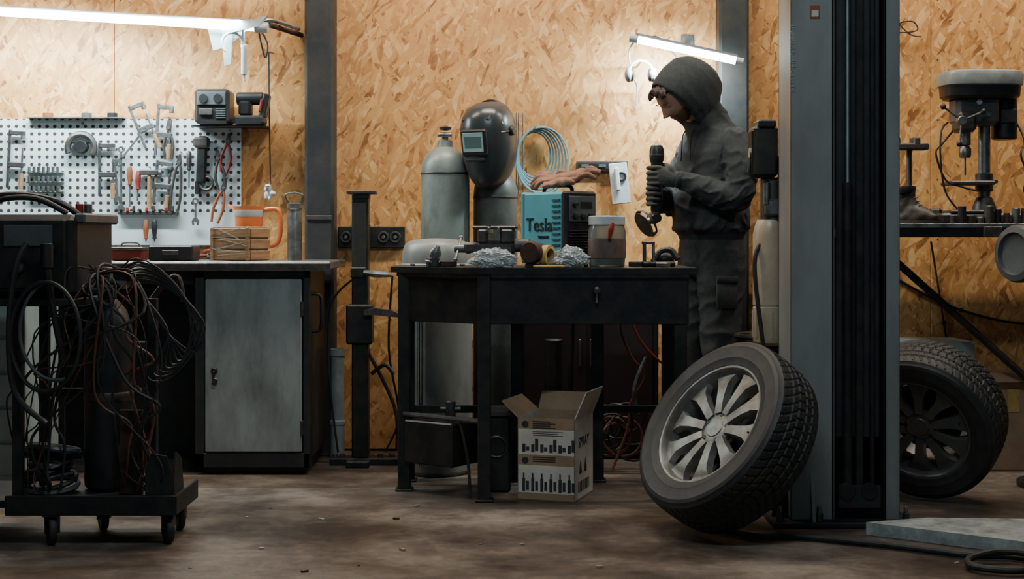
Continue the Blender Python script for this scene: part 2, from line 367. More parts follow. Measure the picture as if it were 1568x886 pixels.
for x in(-2.45,-1.93):b.b2((x-.03,5.52,0),(x+.03,5.88,.04),BLACK)
b.done()
b=B('pegboard');b.b2((-2.75,6.628,.963),(-1.262,6.636,1.551),PEG,.001)
for x in(-2.6,-2.0,-1.4):
    for z in(1.0,1.53):b.cyl((x,6.659,z),(x,6.624,z),.007,METAL,seg=10)
b.done()
Y=6.605
def hang(name,x,z,ang=0,y=Y):
    b=B(name);b.T=TR(x,y,z)@RY(ang);b.cyl((0,.022,-.004),(0,-.01,-.004),.003,METAL,seg=8);return b
def wrench(x,z,L,ang=0,m=METAL):
    b=hang('wrench',x,z,ang)
    b.torus((0,0,-.012),(0,1,0),.012,.004,m,20,6)
    b.box((0,0,-L/2),(.010,.005,L-.05),m)
    b.poly([(-.008,0),(.008,0),(.018,-.016),(.014,-.034),(.006,-.034),(.007,-.02),(-.007,-.02),(-.006,-.034),(-.014,-.034),(-.018,-.016)],(0,0,-L+.03),(1,0,0),(0,0,1),.007,m);b.done()
def pliers(x,z,L,ang=0,m=REDP):
    b=hang('pliers',x,z,ang)
    b.poly([(-.012,0),(-.004,.035),(.004,.035),(.012,0),(.008,-.02),(-.008,-.02)],(0,0,-.05),(1,0,0),(0,0,1),.01,DMETAL)
    b.cyl((0,.008,-.055),(0,-.008,-.055),.008,METAL,seg=12)
    for s in(-1,1):
        b.tube([(0,0,-.06),(s*.012,0,-.09),(s*.022,0,-L*.7),(s*.014,0,-L)],[.005,.0065,.007,.006],m)
    b.done()
def driver(x,z,L,ang=0,m=DORNG):
    b=hang('screwdriver',x,z,ang)
    b.lathe([(.006,0),(.012,.01),(.013,.05),(.009,.075),(.011,.085),(.005,.09)],(0,0,0),(0,0,-1),m,10)
    b.cyl((0,0,-.088),(0,0,-L),.0035,METAL,seg=8);b.done()
def clamp(x,z,L,ang=0,m=DMETAL):
    b=hang('bar_clamp',x,z,ang)
    b.box((0,0,-L/2),(.014,.007,L),m)
    b.box((.035,0,-.015),(.075,.014,.02),m);b.box((.035,0,-L*.6),(.075,.014,.024),m)
    b.cyl((.062,0,-L*.6-.04),(.062,0,-L*.3),.005,METAL,seg=10);b.cyl((.062,0,-L*.6-.11),(.062,0,-L*.6-.04),.011,WOOD,seg=10)
    b.cyl((.062,0,-.025),(.062,0,-.04),.012,METAL);b.done()
def hammer(x,z,L,ang=0):
    b=hang('hammer',x,z,ang)
    b.box((0,0,-.03),(.09,.022,.024),DMETAL);b.cyl((.045,0,-.03),(.058,0,-.03),.014,METAL)
    b.tube([(0,0,-.03),(0,0,-L*.6),(0,0,-L)],[.008,.01,.012],WOOD);b.done()
b=B('grinder_guard');b.torus((-2.0,6.60,1.415),(0,1,0),.062,.016,DMETAL,30,8,a0=-.4,a1=3.6);b.cyl((-2.0,6.625,1.42),(-2.0,6.585,1.42),.03,BLACK);b.box((-2.0,6.6,1.45),(.1,.02,.03),BLACK);b.done()
clamp(-1.915,1.44,.25);clamp(-2.33,1.50,.27,3)
wrench(-1.815,1.42,.30);wrench(-1.845,1.36,.2,-4);driver(-1.775,1.33,.19);driver(-1.735,1.31,.14,2,REDP);hammer(-1.685,1.33,.20)
clamp(-1.78,1.61,.21,-22,METAL);clamp(-1.64,1.62,.24,4,METAL);wrench(-1.70,1.51,.22,38);clamp(-1.645,1.36,.2,6,METAL)
wrench(-1.585,1.33,.22,4,DMETAL);wrench(-1.47,1.18,.12,0);pliers(-1.54,1.40,.30,6,DMETAL);pliers(-1.595,1.56,.2,0,DMETAL)
driver(-1.50,1.40,.17,0,DMETAL);pliers(-1.37,1.42,.2,-6,DMETAL);pliers(-1.31,1.50,.2,8,REDP);pliers(-1.325,1.28,.22,15,DORNG)
driver(-1.70,1.08,.10,0);driver(-1.66,1.08,.10,0,PLAS)
b=B('chain_wrench');b.box((-1.44,6.605,1.36),(.045,.03,.22),BLACK,(0,.04,0),.008);b.box((-1.44,6.60,1.44),(.075,.04,.05),DMETAL,bev=.01);b.cyl((-1.46,6.61,1.26),(-1.46,6.61,1.20),.014,BLACK);b.torus((-1.42,6.605,1.25),(0,1,0),.03,.008,DMETAL);b.cyl((-1.44,6.627,1.42),(-1.44,6.60,1.42),.004,METAL);b.done()
b=B('socket_rack')
for r in range(3):
    z=1.30-r*.045;b.box((-2.17,6.612,z),(.17,.03,.008),METAL)
    for i in range(7):b.cyl((-2.24+i*.022,6.60,z),(-2.24+i*.022,6.60,z+.028),.0075,METAL,seg=10)
b.done()
b=B('tool_rail');b.b2((-1.83,6.60,1.105),(-1.55,6.627,1.12),DMETAL)
for i in range(9):
    x=-1.815+i*.03;b.cyl((x,6.60,1.12),(x,6.60,1.13+.008*(i%3)),.007,[PLAS,REDP,DMETAL][i%3],seg=8)
b.done()
b=B('pegboard_top_shelf');b.b2((-2.25,6.59,1.551),(-1.8,6.658,1.557),METAL,.001)
for x,m in((-2.16,DORNG),(-1.98,GPLAS),(-1.86,PLAS)):b.cyl((x,6.62,1.557),(x,6.62,1.578),.024,m)
b.done()
b=B('battery_charger')
b.b2((-1.46,6.52,1.507),(-1.13,6.658,1.515),BLACK,.002)
b.b2((-1.445,6.46,1.516),(-1.285,6.60,1.675),PLAS,.014)
b.b2((-1.43,6.452,1.60),(-1.30,6.462,1.66),GPLAS);b.b2((-1.42,6.45,1.555),(-1.36,6.462,1.585),DMETAL)
for i in range(5):b.b2((-1.345,6.452,1.54+i*.01),(-1.30,6.46,1.544+i*.01),GPLAS,.001)
b.cyl((-1.40,6.453,1.63),(-1.40,6.447,1.63),.02,PLAS);b.cyl((-1.335,6.453,1.63),(-1.335,6.447,1.63),.02,PLAS)
b.done()
b=B('cordless_drill_battery')
b.b2((-1.27,6.47,1.516),(-1.13,6.58,1.555),PLAS,.01);b.box((-1.22,6.52,1.59),(.06,.07,.08),PLAS,bev=.015)
b.cyl((-1.26,6.52,1.635),(-1.14,6.52,1.635),.03,PLAS);b.box((-1.13,6.51,1.60),(.03,.06,.11),PLAS,(0,.2,0),.006);b.box((-1.145,6.485,1.6),(.012,.02,.06),REDP,(0,.2,0),.004)
b.done()
b=B('hanging_cord');b.tube([(-1.115,6.52,1.85),(-1.118,6.55,1.6),(-1.115,6.56,1.3),(-1.117,6.55,1.24)],.0035,CABLE);b.cyl((-1.115,6.52,1.85),(-1.115,6.655,1.86),.004,METAL)
for i in range(9):b.ball((-1.117+random.uniform(-.018,.018),6.55+random.uniform(-.01,.01),1.235-i*.007),(random.uniform(.008,.018),.012,random.uniform(.01,.02)),WPLAS,8)
b.done()
b=B('plastic_measuring_jug')
b.lathe([(.052,0),(.056,.01),(.062,.20),(.067,.235),(.069,.24),(.064,.24),(.058,.19),(.05,.02)],(-1.175,6.35,.898),(0,0,1),ORNG,32)
b.lathe([(.060,.19),(.0635,.195),(.0655,.225),(.064,.225)],(-1.175,6.35,.898),(0,0,1),WPLAS,32,False,False)
b.tube([(-1.115,6.35,1.12),(-1.05,6.34,1.125),(-1.032,6.34,1.08),(-1.035,6.34,1.0),(-1.06,6.34,.965),(-1.118,6.35,.96)],.010,ORNG,10)
b.poly([(-.02,0),(.02,0),(0,.035)],(-1.235,6.35,1.125),(0,1,0),(-1,0,.6),.01,ORNG)
b.done()
b=B('wooden_crate');b.T=TR(-1.17,6.13,.898)@RZ(-28)
b.box((0,0,.075),(.2,.13,.145),CARD,bev=.002)
for i in range(3):b.box((0,-.068,.025+i*.048),(.21,.008,.040),WOOD)
for i in range(3):b.box((.105,0,.025+i*.048),(.008,.13,.040),WOOD)
for x in(-.095,.095):b.box((x,-.074,.073),(.018,.006,.14),WOOD)
for i in range(7):b.box((random.uniform(-.04,.04),-.079,.03+.017*i),(.15,.001,.002),BAG,(0,random.uniform(-.5,.5),0),0)
b.done()
b=B('steel_flask');b.lathe([(.030,0),(.033,.01),(.033,.20),(.030,.21),(.030,.225),(.034,.23),(.034,.25),(.02,.256)],(-.962,6.30,.898),(0,0,1),METAL,24)
b.tube([(-.99,6.29,1.15),(-1.0,6.28,1.185),(-.962,6.28,1.195),(-.925,6.28,1.185),(-.935,6.29,1.15)],.005,METAL);b.done()
b=B('parts_case');b.b2((-1.56,6.1,.899),(-1.37,6.25,.965),PLAS,.006);b.b2((-1.5,6.094,.925),(-1.43,6.1,.945),DMETAL);b.done()
b=B('red_toolbox');b.b2((-1.72,6.1,.899),(-1.585,6.2,.95),REDP,.006);b.b2((-1.74,6.09,.945),(-1.58,6.21,.958),DMETAL);b.tube([(-1.69,6.15,.955),(-1.68,6.15,.975),(-1.62,6.15,.975),(-1.61,6.15,.955)],.004,METAL);b.done()
b=B('hand_tools_pile')
for i in range(7):
    x=-1.36+random.uniform(-.05,.03);y=6.32+random.uniform(-.04,.06);a=random.uniform(-1,1)
    b.cyl((x,y,.907+i*.005),(x+.08*math.cos(a),y+.08*math.sin(a),.907+i*.006),.008,[DORNG,DMETAL,REDP,METAL][i%4],seg=8)
b.done()
# ------------------------------------------------------------------ post stand etc
b=B('adjustable_post_stand')
x=-.668;y=6.28
b.b2((-.80,y-.05,0),(-.50,y+.05,.03),BLACK);b.b2((-.72,y-.12,0),(-.62,y+.12,.028),BLACK)
for xx in(-.78,-.75,-.58,-.53):b.cyl((xx,y,.03),(xx,y,.045),.012,DMETAL,seg=6)
b.b2((x-.036,y-.036,.03),(x+.036,y+.036,1.19),BLACK,.006)
b.b2((x-.028,y-.04,.85),(x+.028,y-.035,1.15),STEEL)
b.b2((x-.058,y-.05,1.19),(x+.07,y+.05,1.205),DMETAL);b.b2((x-.03,y-.04,1.17),(x+.04,y+.04,1.192),BLACK)
b.b2((x-.06,y-.05,.53),(x+.055,y+.05,.705),BLACK,.008)
b.b2((x-.04,y-.045,.82),(x+.03,y+.045,.87),BLACK,.006)
b.tube([(x+.02,y-.05,.845),(x+.07,y-.06,.84),(x+.14,y-.05,.835)],[.012,.016,.009],METAL)
b.poly([(0,.012),(.05,.02),(.12,.012),(.155,-.005),(.15,-.02),(.05,-.01),(0,-.01)],(x+.02,y-.06,.67),(1,0,0),(0,0,1),.03,DMETAL)
b.tube([(x+.05,y-.02,.40),(x+.11,y-.04,.44),(x+.15,y-.05,.40)],.009,BLACK)
b.tube([(x+.03,y,.5),(x+.15,y,.25),(x+.16,y,.06)],.008,RUST)
b.tube([(x-.03,y,.82),(x-.13,y,.7),(x-.14,y,.4),(x-.10,y,.05)],.005,CABLE)
b.tube([(x+.14,y,.83),(x+.12,y+.05,.5),(x+.16,y+.1,.2),(x+.1,y+.1,.04)],.005,CABLE)
b.done()
b=B('mounting_bracket');b.b2((-.812,6.635,.95),(-.50,6.658,1.05),BLACK,.004)
for xx in(-.775,-.60,-.545):b.torus((xx,6.633,1.0),(0,1,0),.022,.006,DMETAL,20,6);b.cyl((xx,6.64,1.0),(xx,6.625,1.0),.009,METAL,seg=6)
b.b2((-.70,6.60,.94),(-.66,6.64,1.06),BLACK);b.done()
b=B('steel_pipe');b.lathe([(.032,0),(.032,.15),(.036,.155),(.036,.17),(.031,.175),(.031,.46),(.036,.465),(.036,.495),(.028,.495),(.028,.40)],(-.79,6.44,.0),(0,0,1),LGREY,24);b.done()
# ------------------------------------------------------------------ gas cylinders, tank
def gascyl(x,y,r,sh,top,m,cap=True):
    b=B('gas_cylinder')
    b.lathe([(r-.01,0),(r,.015),(r,sh-.08),(r*.96,sh-.04),(r*.80,sh-.005),(r*.5,sh+.02),(r*.33,sh+.03),(r*.30,sh+.055),(r*.30,sh+.06)],(x,y,0),(0,0,1),m,40)
    b.lathe([(r+.0015,sh-.095),(r+.003,sh-.09),(r+.0015,sh-.085)],(x,y,0),(0,0,1),DMETAL,40,False,False)
    b.cyl((x,y,sh+.05),(x,y,top-.03),.014,METAL);b.cyl((x-.035,y-.01,sh+.085),(x+.03,y-.01,sh+.085),.011,METAL)
    b.lathe([(.012,0),(.026,.004),(.028,.014),(.012,.02)],(x,y,top-.02),(0,0,1),DMETAL,12)
    return b
gascyl(-.30,6.40,.109,1.375,1.50,CYLP).done()
gascyl(-.075,6.44,.10,1.27,1.40,CYLD).done()
b=B('pressure_tank');tx=-.32
b.lathe([(.135,0),(.15,.02),(.15,.90),(.147,.935),(.138,.965),(.12,.982),(.09,.990),(.05,.994),(.0005,.996)],(tx,6.06,0),(0,0,1),TANKP,48)
b.lathe([(.1505,.87),(.155,.875),(.155,.885),(.1505,.89)],(tx,6.06,0),(0,0,1),TANKP,48,False,False)
b.cyl((-.38,5.90,.05),(-.38,5.90,.83),.012,CHROME);b.cyl((-.38,5.93,.1),(-.38,5.89,.1),.02,METAL);b.cyl((-.38,5.93,.8),(-.38,5.89,.8),.02,METAL)
b.done()
# ------------------------------------------------------------------ welding helmet
b=B('welding_helmet')
b.T=TR(-.100,6.33,1.42)@Matrix.Rotation(math.atan2(-.86,-.50),4,'Z')@RY(10)
sec=[(.182,.012,.02,-.02),(.178,.05,.06,-.015),(.158,.085,.095,-.005),(.12,.108,.118,0),(.07,.119,.130,.0),(.0,.119,.136,0),(-.06,.112,.132,.002),(-.11,.098,.125,.006),(-.15,.078,.112,.012),(-.178,.055,.095,.018),(-.19,.035,.08,.02)]
for th in(0,.005):
    rings=[]
    for z,w,dp,cx in sec:
        w-=th;dp-=th;rings.append([V((cx+dp*(abs(math.cos(a))**.85*(1 if math.cos(a)>0 else -1)),w*math.sin(a),z-th)) for a in [math.radians(-125+250*i/28) for i in range(29)]])
    b.loft(rings,PLAS if th else HELM,False,False,False)
b.box((.128,0,.015),(.022,.128,.118),PLAS,bev=.008);b.box((.1395,0,.018),(.004,.104,.084),GLASSV,bev=.001)
b.box((.1415,0,.018),(.002,.085,.05),VFILT,bev=.0005)
b.torus((0,0,.05),(0,0,1),.122,.005,HELM,40,6,a0=-2.1,a1=2.1,sx=1.08,sy=.98)
for s in(-1,1):
    b.lathe([(.022,0),(.022,.012),(.014,.018)],(0,s*.113,.05),(0,s,0),PLAS,16);b.lathe([(.008,0),(.006,.004)],(.05,s*.104,.09),(0,s,.2),METAL,10);b.lathe([(.008,0),(.006,.004)],(-.03,s*.11,.0),(0,s,0),METAL,10)
b.torus((-.02,0,.10),(1,0,.2),.085,.008,PLAS,30,6,a0=-.2,a1=pi+.2)
b.box((.085,0,.125),(.05,.14,.012),HELM,(0,.7,0),.004);b.box((.13,0,-.06),(.012,.10,.012),HELM,bev=.004)
b.done()
b=B('coiled_air_hose')
for i in range(7):
    R=.078+.006*i;b.torus((.105+.006*i,6.635-.008*i,1.385-.005*i),(0,1,0),R,.0042,BLUEH,40,6,sx=.95+.02*i,sy=1.35+.03*(i%3))
b.tube([(.11,6.62,1.28),(.2,6.6,1.22),(.14,6.6,1.16),(.05,6.61,1.2)],.0045,BLUEH);b.cyl((.105,6.659,1.50),(.105,6.55,1.505),.006,METAL)
for xx in(.02,.03,.05):b.cyl((xx,6.63,1.2),(xx,6.63,1.58),.0025,METAL,seg=6)
b.done()
b=B('spirit_level');b.b2((.30,6.63,1.308),(.54,6.658,1.355),DMETAL,.003);b.b2((.31,6.626,1.318),(.53,6.631,1.345),BLACK)
for xx in(.34,.42,.50):b.box((xx,6.625,1.332),(.035,.006,.014),GPLAS)
b.done()
b=B('plastering_float');b.T=TR(.50,6.61,1.25)@RY(-6)
b.box((0,0,0),(.085,.012,.19),WPLAS,bev=.006);b.box((-.01,-.02,.02),(.022,.02,.11),WPLAS,bev=.006);b.torus((.012,-.012,.03),(0,1,0),.018,.005,PLAS,20,6);b.cyl((0,.048,.04),(0,-.01,.04),.004,METAL);b.done()
# ------------------------------------------------------------------ work table
b=B('steel_work_table')
top=[(-.48,5.62),(-.12,5.36),(.70,5.36),(.70,5.88),(-.48,5.88)]
b.poly(top,(0,0,.873),(1,0,0),(0,1,0),.022,BLACK)
ap=[(-.445,5.635),(-.11,5.395),(.665,5.395),(.665,5.85),(-.445,5.85)]
for i in range(5):
    p=V((*ap[i],0));q=V((*ap[(i+1)%5],0));dd=(q-p);a=math.atan2(dd.y,dd.x);m_=(p+q)/2
    b.box((m_.x,m_.y,.765),(dd.length,.012,.19),BLACK,(0,0,a),.002)
    if i<2:b.box((m_.x,m_.y,.855),(dd.length+.01,.03,.02),DMETAL,(0,0,a),.002)
def leg(x,y,z0=0):
    b.b2((x-.025,y-.025,z0),(x+.025,y+.025,.865),BLACK,.004);b.b2((x-.035,y-.035,0),(x+.035,y+.035,.01),BLACK)
for x,y in((-.425,5.625),(-.105,5.395),(.64,5.42),(.64,5.83),(.35,5.83),(-.425,5.84),(.02,5.84)):leg(x,y)
b.b2((-.43,5.83,.28),(.65,5.85,.31),BLACK);b.b2((.63,5.42,.28),(.65,5.84,.31),DMETAL);b.b2((-.43,5.63,.28),(-.41,5.84,.31),DMETAL)
b.tube([(-.425,5.60,.305),(-.10,5.38,.30)],.010,DMETAL,sm=False)
b.box((-.27,5.60,.20),(.24,.2,.17),BLACK,(0,0,-.62),.006)
b.tube([(-.20,5.45,.29),(-.17,5.45,.15),(-.16,5.45,.004)],.006,DMETAL)
b.cyl((-.24,5.56,.285),(-.24,5.56,.36),.02,DMETAL);b.cyl((-.28,5.56,.33),(-.20,5.56,.33),.008,METAL)
b.lathe([(.014,0),(.014,.03),(.008,.034)],(.32,5.385,.80),(0,-1,0),DMETAL,12);b.box((.32,5.375,.775),(.01,.006,.05),METAL)
b.done()
TT=.884
b=B('bench_vise');b.T=TR(-.06,5.50,TT)@RZ(-8)
b.lathe([(.065,0),(.065,.012),(.04,.02),(.035,.045),(.045,.05)],(0,0,0),(0,0,1),DMETAL,24)
b.box((0,0,.075),(.15,.06,.055),DMETAL,bev=.014);b.box((.045,0,.12),(.055,.075,.06),DMETAL,bev=.01)
b.box((-.075,0,.075),(.10,.05,.045),DMETAL,bev=.01);b.box((-.05,0,.12),(.045,.075,.06),DMETAL,bev=.01)
b.box((-.024,0,.142),(.008,.09,.026),METAL);b.box((.014,0,.142),(.008,.09,.026),METAL)
b.box((.03,0,.153),(.10,.06,.012),DMETAL,bev=.005);b.box((-.06,0,.153),(.06,.06,.012),DMETAL,bev=.005)
b.cyl((-.12,0,.072),(-.165,0,.072),.016,METAL);b.cyl((-.15,-.06,.03),(-.15,.06,.115),.005,METAL);b.ball((-.15,-.06,.03),.009,METAL,10);b.ball((-.15,.06,.115),.009,METAL,10)
b.cyl((.07,0,.085),(.13,0,.085),.026,DMETAL);b.done()
b=B('pipe_coupling');b.lathe([(.028,0),(.038,0),(.044,.012),(.044,.03),(.036,.035),(.036,.10),(.028,.10)],(.065,5.40,TT+.058),(.45,.9,0),RUST,28);b.lathe([(.02,.005),(.03,.005)],(.065,5.40,TT+.058),(.45,.9,0),BLACK,28,True,False);b.box((.085,5.45,TT+.008),(.07,.06,.016),DMETAL);b.done()
b=B('small_drill_chuck');b.cyl((-.31,5.60,TT),(-.31,5.60,TT+.035),.028,DMETAL);b.lathe([(.022,0),(.024,.03),(.016,.045),(.008,.06)],(-.31,5.60,TT+.03),(.3,-.3,.8),METAL,16);b.cyl((-.34,5.57,TT+.02),(-.22,5.62,TT+.012),.008,METAL)
b.box((-.25,5.58,TT+.012),(.06,.04,.022),RUST,(0,0,.4));b.done()
def bag(name,c,r,m=BAG,seed=0,fl=0):
    b=B(name);bm=bmesh.new();bmesh.ops.create_icosphere(bm,subdivisions=5,radius=1)
    for v in bm.verts:
        n=v.co.normalized();k=1+.35*noise.noise(n*2.2+V((seed,0,0)))+.26*abs(noise.noise(n*5+V((0,seed,0))))-.1+.18*abs(noise.noise(n*11))+.09*abs(noise.noise(n*23))
        v.co=V((n.x*r[0]*k,n.y*r[1]*k,n.z*r[2]*k))
    zmin=-r[2]*.8
    b.add([V(c)+V((v.co.x,v.co.y,max(v.co.z,zmin)-zmin+.001)) for v in bm.verts],[[v.index for v in f.verts] for f in bm.faces],m);bm.free();return b.done(ang=18)
bag('plastic_bag',(-.075,5.405,TT),(.080,.03,.038),seed=3)
bag('plastic_bag',(.225,5.43,TT),(.060,.04,.042),seed=9)
b=B('masking_tape_roll');b.lathe([(.03,-.015),(.043,-.015),(.043,.015),(.03,.015)],(.135,5.45,TT+.043),(.85,-.5,0),YEL,28,False,False);b.lathe([(.029,-.015),(.029,.015)],(.135,5.45,TT+.043),(.85,-.5,0),CARD,28,False,False);b.done()
b=B('clear_storage_jar');c=(.368,5.52,TT)
b.lathe([(.064,0),(.069,.006),(.073,.05),(.073,.14),(.068,.155),(.066,.165),(.062,.160),(.066,.14),(.067,.05),(.060,.01)],c,(0,0,1),JAR,36)
b.lathe([(.068,.163),(.071,.165),(.071,.195),(.066,.199),(.0005,.199)],c,(0,0,1),WPLAS,36,True,True)
b.lathe([(.058,.012),(.0645,.05),(.0645,.105),(.064,.11)],c,(0,0,1),DRED,32)
b.lathe([(.0738,.035),(.0745,.04),(.0745,.105),(.0738,.11)],c,(0,0,1),LABEL,36,False,False)
b.tube([(.372,5.435,TT+.11),(.378,5.436,TT+.145),(.384,5.44,TT+.17)],[.006,.011,.008],REDP);b.done()
b=B('clamp_and_offcuts')
b.box((.48,5.50,TT+.012),(.05,.04,.02),DMETAL,(0,0,.3));b.box((.51,5.48,TT+.05),(.014,.02,.09),DMETAL);b.box((.525,5.48,TT+.095),(.05,.02,.012),DMETAL);b.cyl((.545,5.48,TT+.02),(.545,5.48,TT+.10),.006,METAL)
b.cyl((.50,5.46,TT+.012),(.63,5.52,TT+.012),.011,BLACK);b.tube([(.55,5.55,TT+.02),(.58,5.56,TT+.06),(.62,5.55,TT+.065),(.645,5.53,TT+.03)],.012,BLACK)
b.ball((.60,5.60,TT+.03),(.04,.03,.03),BLACK,14);b.box((.58,5.46,TT+.01),(.05,.03,.018),METAL,(0,0,-.5))
b.done()
b=B('metal_offcuts')
for i in range(4):b.box((-.40+i*.10,5.70+random.random()*.04,TT+.006),(.03,.014,.010),DMETAL,(0,0,random.random()*3))
b.box((.14,5.385,TT+.005),(.12,.016,.010),YEL,(0,0,.05));b.done()
b=B('portable_welding_machine');W=.17;L_=.27;H=.285
b.T=TR(.205,5.53,TT+.012)@Matrix.Rotation(math.atan2(.64,.77),4,'Z')
b.box((W/2,L_/2,H/2),(W-.006,L_-.03,H-.004),TEAL,bev=.010)
b.box((W/2,.012,H/2),(W,.03,H),PLAS,bev=.012);b.box((W/2,L_-.012,H/2),(W,.026,H),TEAL,bev=.01)
for i in range(10):b.box((W/2,-.006,.03+i*.011),(W*.8,.006,.005),BLACK,bev=.001)
b.box((W/2,-.006,.215),(W*.82,.006,.10),GPLAS,bev=.003);b.box((W*.62,-.01,.23),(.06,.004,.028),BLACK,bev=.001)
for xx,zz in((.045,.23),(.045,.185),(.085,.185),(.125,.185)):b.lathe([(.013,0),(.012,.014),(.008,.016)],(xx,-.008,zz),(0,-1,0),PLAS,14)
for xx in(.045,.125):b.lathe([(.018,0),(.018,.018),(.010,.018)],(xx,-.006,.045),(0,-1,0),METAL,16)
for i in range(11):b.box((.001,.052,.03+i*.022),(.008,.045,.008),TEALD,bev=.001)
b.text('Tesla',.076,(.0015,.235,.128),(0,-1,0),(0,0,1),BLACK,.002)
b.text('WELDING',.014,(.0015,.16,.10),(0,-1,0),(0,0,1),BLACK,.002)
for xx in(.03,W-.03):
    for yy in(.03,L_-.03):b.cyl((xx,yy,-.012),(xx,yy,.002),.01,PLAS,seg=10)
b.tube([(W/2,.05,H-.003),(W/2,.07,H+.022),(W/2,L_-.07,H+.022),(W/2,L_-.05,H-.003)],.008,PLAS)
b.done()
def glove(parent,M,m,seed):
    g=B('x')
    rings=[]
    for t,w,h in((-.10,.05,.014),(-.05,.045,.016),(0,.042,.016),(.04,.045,.016),(.05,.04,.013)):
        rings.append([V((t,w*math.cos(a),h*math.sin(a))) for a in[2*pi*i/16 for i in range(16)]])
    g.loft(rings,m)
    for i,(yy,L)in enumerate(((-.033,.075),(-.011,.088),(.012,.082),(.033,.062))):
        z=.012*math.sin(seed+i);g.tube([(.03,yy,0),(.05+L*.5,yy*1.1,.016+z),(.05+L,yy*1.2,-.004+z)],[.012,.012,.009],m,10)
    g.tube([(-.02,-.035,0),(.015,-.065,.008),(.045,-.075,.0)],[.014,.013,.01],m,10)
    vs,fs=remeshed(g,.0045,2,lambda co,n:.005*noise.noise(co*40+V((seed,0,0))));parent.T=M;parent.add(vs,fs,m);parent.T=Matrix.Identity(4)
b=B('leather_work_gloves')
glove(b,TR(.225,5.66,1.228)@RZ(-20)@RY(-8)@RX(18),GLOVEB,0);glove(b,TR(.20,5.70,1.240)@RZ(165)@RX(-16)@RY(12),GLOVEB,2);b.done()
# ------------------------------------------------------------------ carton under the table
b=B('open_cardboard_box');b.T=TR(.022,5.42,0)@RZ(-18);w,dp,h,t=.225,.27,.315,.004
b.b2((0,0,.001),(w,dp,.006),CARD,0)
b.b2((0,0,.001),(w,t,h),CARD,0);b.b2((0,dp-t,.001),(w,dp,h),CARD,0);b.b2((0,0,.001),(t,dp,h),CARDW,0);b.b2((w-t,0,.001),(w,dp,h),CARDW,0)
b.b2((.003,-.0008,.175),(w-.003,0,.272),CARDW,0)
b.b2((.003,-.0008,.03),(w-.003,0,.135),CARDW,0)
for zz in(.290,.153):
    b.cyl((.03,-.0005,zz),(.03,-.0018,zz),.013,INK,seg=20)
for i in range(6):
    x=.018+i*.036
    b.b2((x,-.0018,.036),(x+.012,-.0008,.085),INK,0);b.b2((x+.003,-.0018,.085),(x+.009,-.0008,.105),INK,0);b.b2((x+.016,-.0018,.04),(x+.027,-.0008,.075),INK,0)
    b.b2((x,-.0018,.185),(x+.013,-.0008,.215),INK,0);b.b2((x+.015,-.0018,.19),(x+.028,-.0008,.235 if i%2 else .205),INK,0)
for i in range(4):b.b2((.06,-.0018,.300-i*.008),(.13+.02*(i%2),-.0008,.303-i*.008),INK,0)
for i in range(3):b.b2((.06,-.0018,.262-i*.007),(.18-.02*(i%2),-.0008,.264-i*.007),INK,0);b.b2((.06,-.0018,.165-i*.008),(.15,-.0008,.168-i*.008),INK,0)
b.text('SPRAY',.055,(w+.0008,.05,.2),(0,1,0),(0,0,1),INK)
for yy in(.06,.13):b.poly([(0,0),(.04,0),(.02,.05)],(w+.001,yy,.10),(0,1,0),(0,0,1),.0012,INK)
for i in range(8):b.b2((w,.05+i*.02,.03),(w+.0014,.06+i*.02,.07),INK,0)
def flap(o,ex,ey,L,W_,m):b.poly([(0,0),(L,0),(L-.01,W_),(.01,W_)],o,ex,ey,.004,m)
flap((0,dp,h),(1,0,0),(0,.25,.97),w,.075,CARD);flap((0,dp,h),(0,-1,0),(-.75,0,.66),dp,.09,CARD)
flap((w,0,h),(0,1,0),(.38,0,.92),dp,.11,CARDW)
b.done()
b=B('dark_speaker_box');b.b2((-.11,5.57,.0),(-.005,5.74,.30),PLAS,.01);b.torus((-.06,5.568,.18),(0,1,0),.04,.006,DMETAL);b.cyl((-.06,5.575,.18),(-.06,5.562,.18),.034,BLACK);b.b2((-.12,5.56,.30),(0,5.75,.32),DMETAL);b.done()
b=B('cable_pile')
for i in range(12):
    R=.05+random.random()*.07
    b.torus((.46+random.uniform(-.06,.06),6.05+random.uniform(-.03,.10),.15+random.random()*.08),(random.uniform(-.5,.5),1,random.uniform(-.4,.6)),R,.005,CABLE if i%4 else COPPER,28,6)
b.tube([(.50,5.95,.84),(.45,5.96,.65),(.50,5.98,.5),(.56,5.98,.42),(.50,6.0,.3),(.49,6.0,.2),(.42,6,.012)],.006,COPPER)
b.tube([(.44,5.95,.84),(.52,5.96,.6),(.62,5.98,.48),(.72,6.0,.42)],.005,REDP)
b.tube([(.56,5.95,.5),(.53,5.95,.42),(.51,5.95,.34),(.53,5.95,.26)],[.006,.012,.010,.005],METAL);b.done()
b=B('dark_storage_cabinet');b.b2((.04,6.41,.03),(.66,6.63,.84),MAROON,.006);b.b2((.06,6.43,0),(.64,6.62,.03),BLACK)
for i in range(2):b.b2((.055+i*.30,6.402,.06),(.335+i*.30,6.41,.81),MAROON);b.b2((.30+i*.05,6.39,.42),(.312+i*.05,6.402,.54),DMETAL)
b.done()
b=B('scrap_crate');b.b2((.06,6.05,0),(.30,6.25,.26),BLACK,.006);b.b2((.08,6.043,.03),(.28,6.05,.22),DMETAL);b.cyl((.18,6.15,.26),(.18,6.15,.56),.04,BLACK);b.cyl((.25,6.12,.26),(.26,6.1,.7),.012,BLACK);b.done()
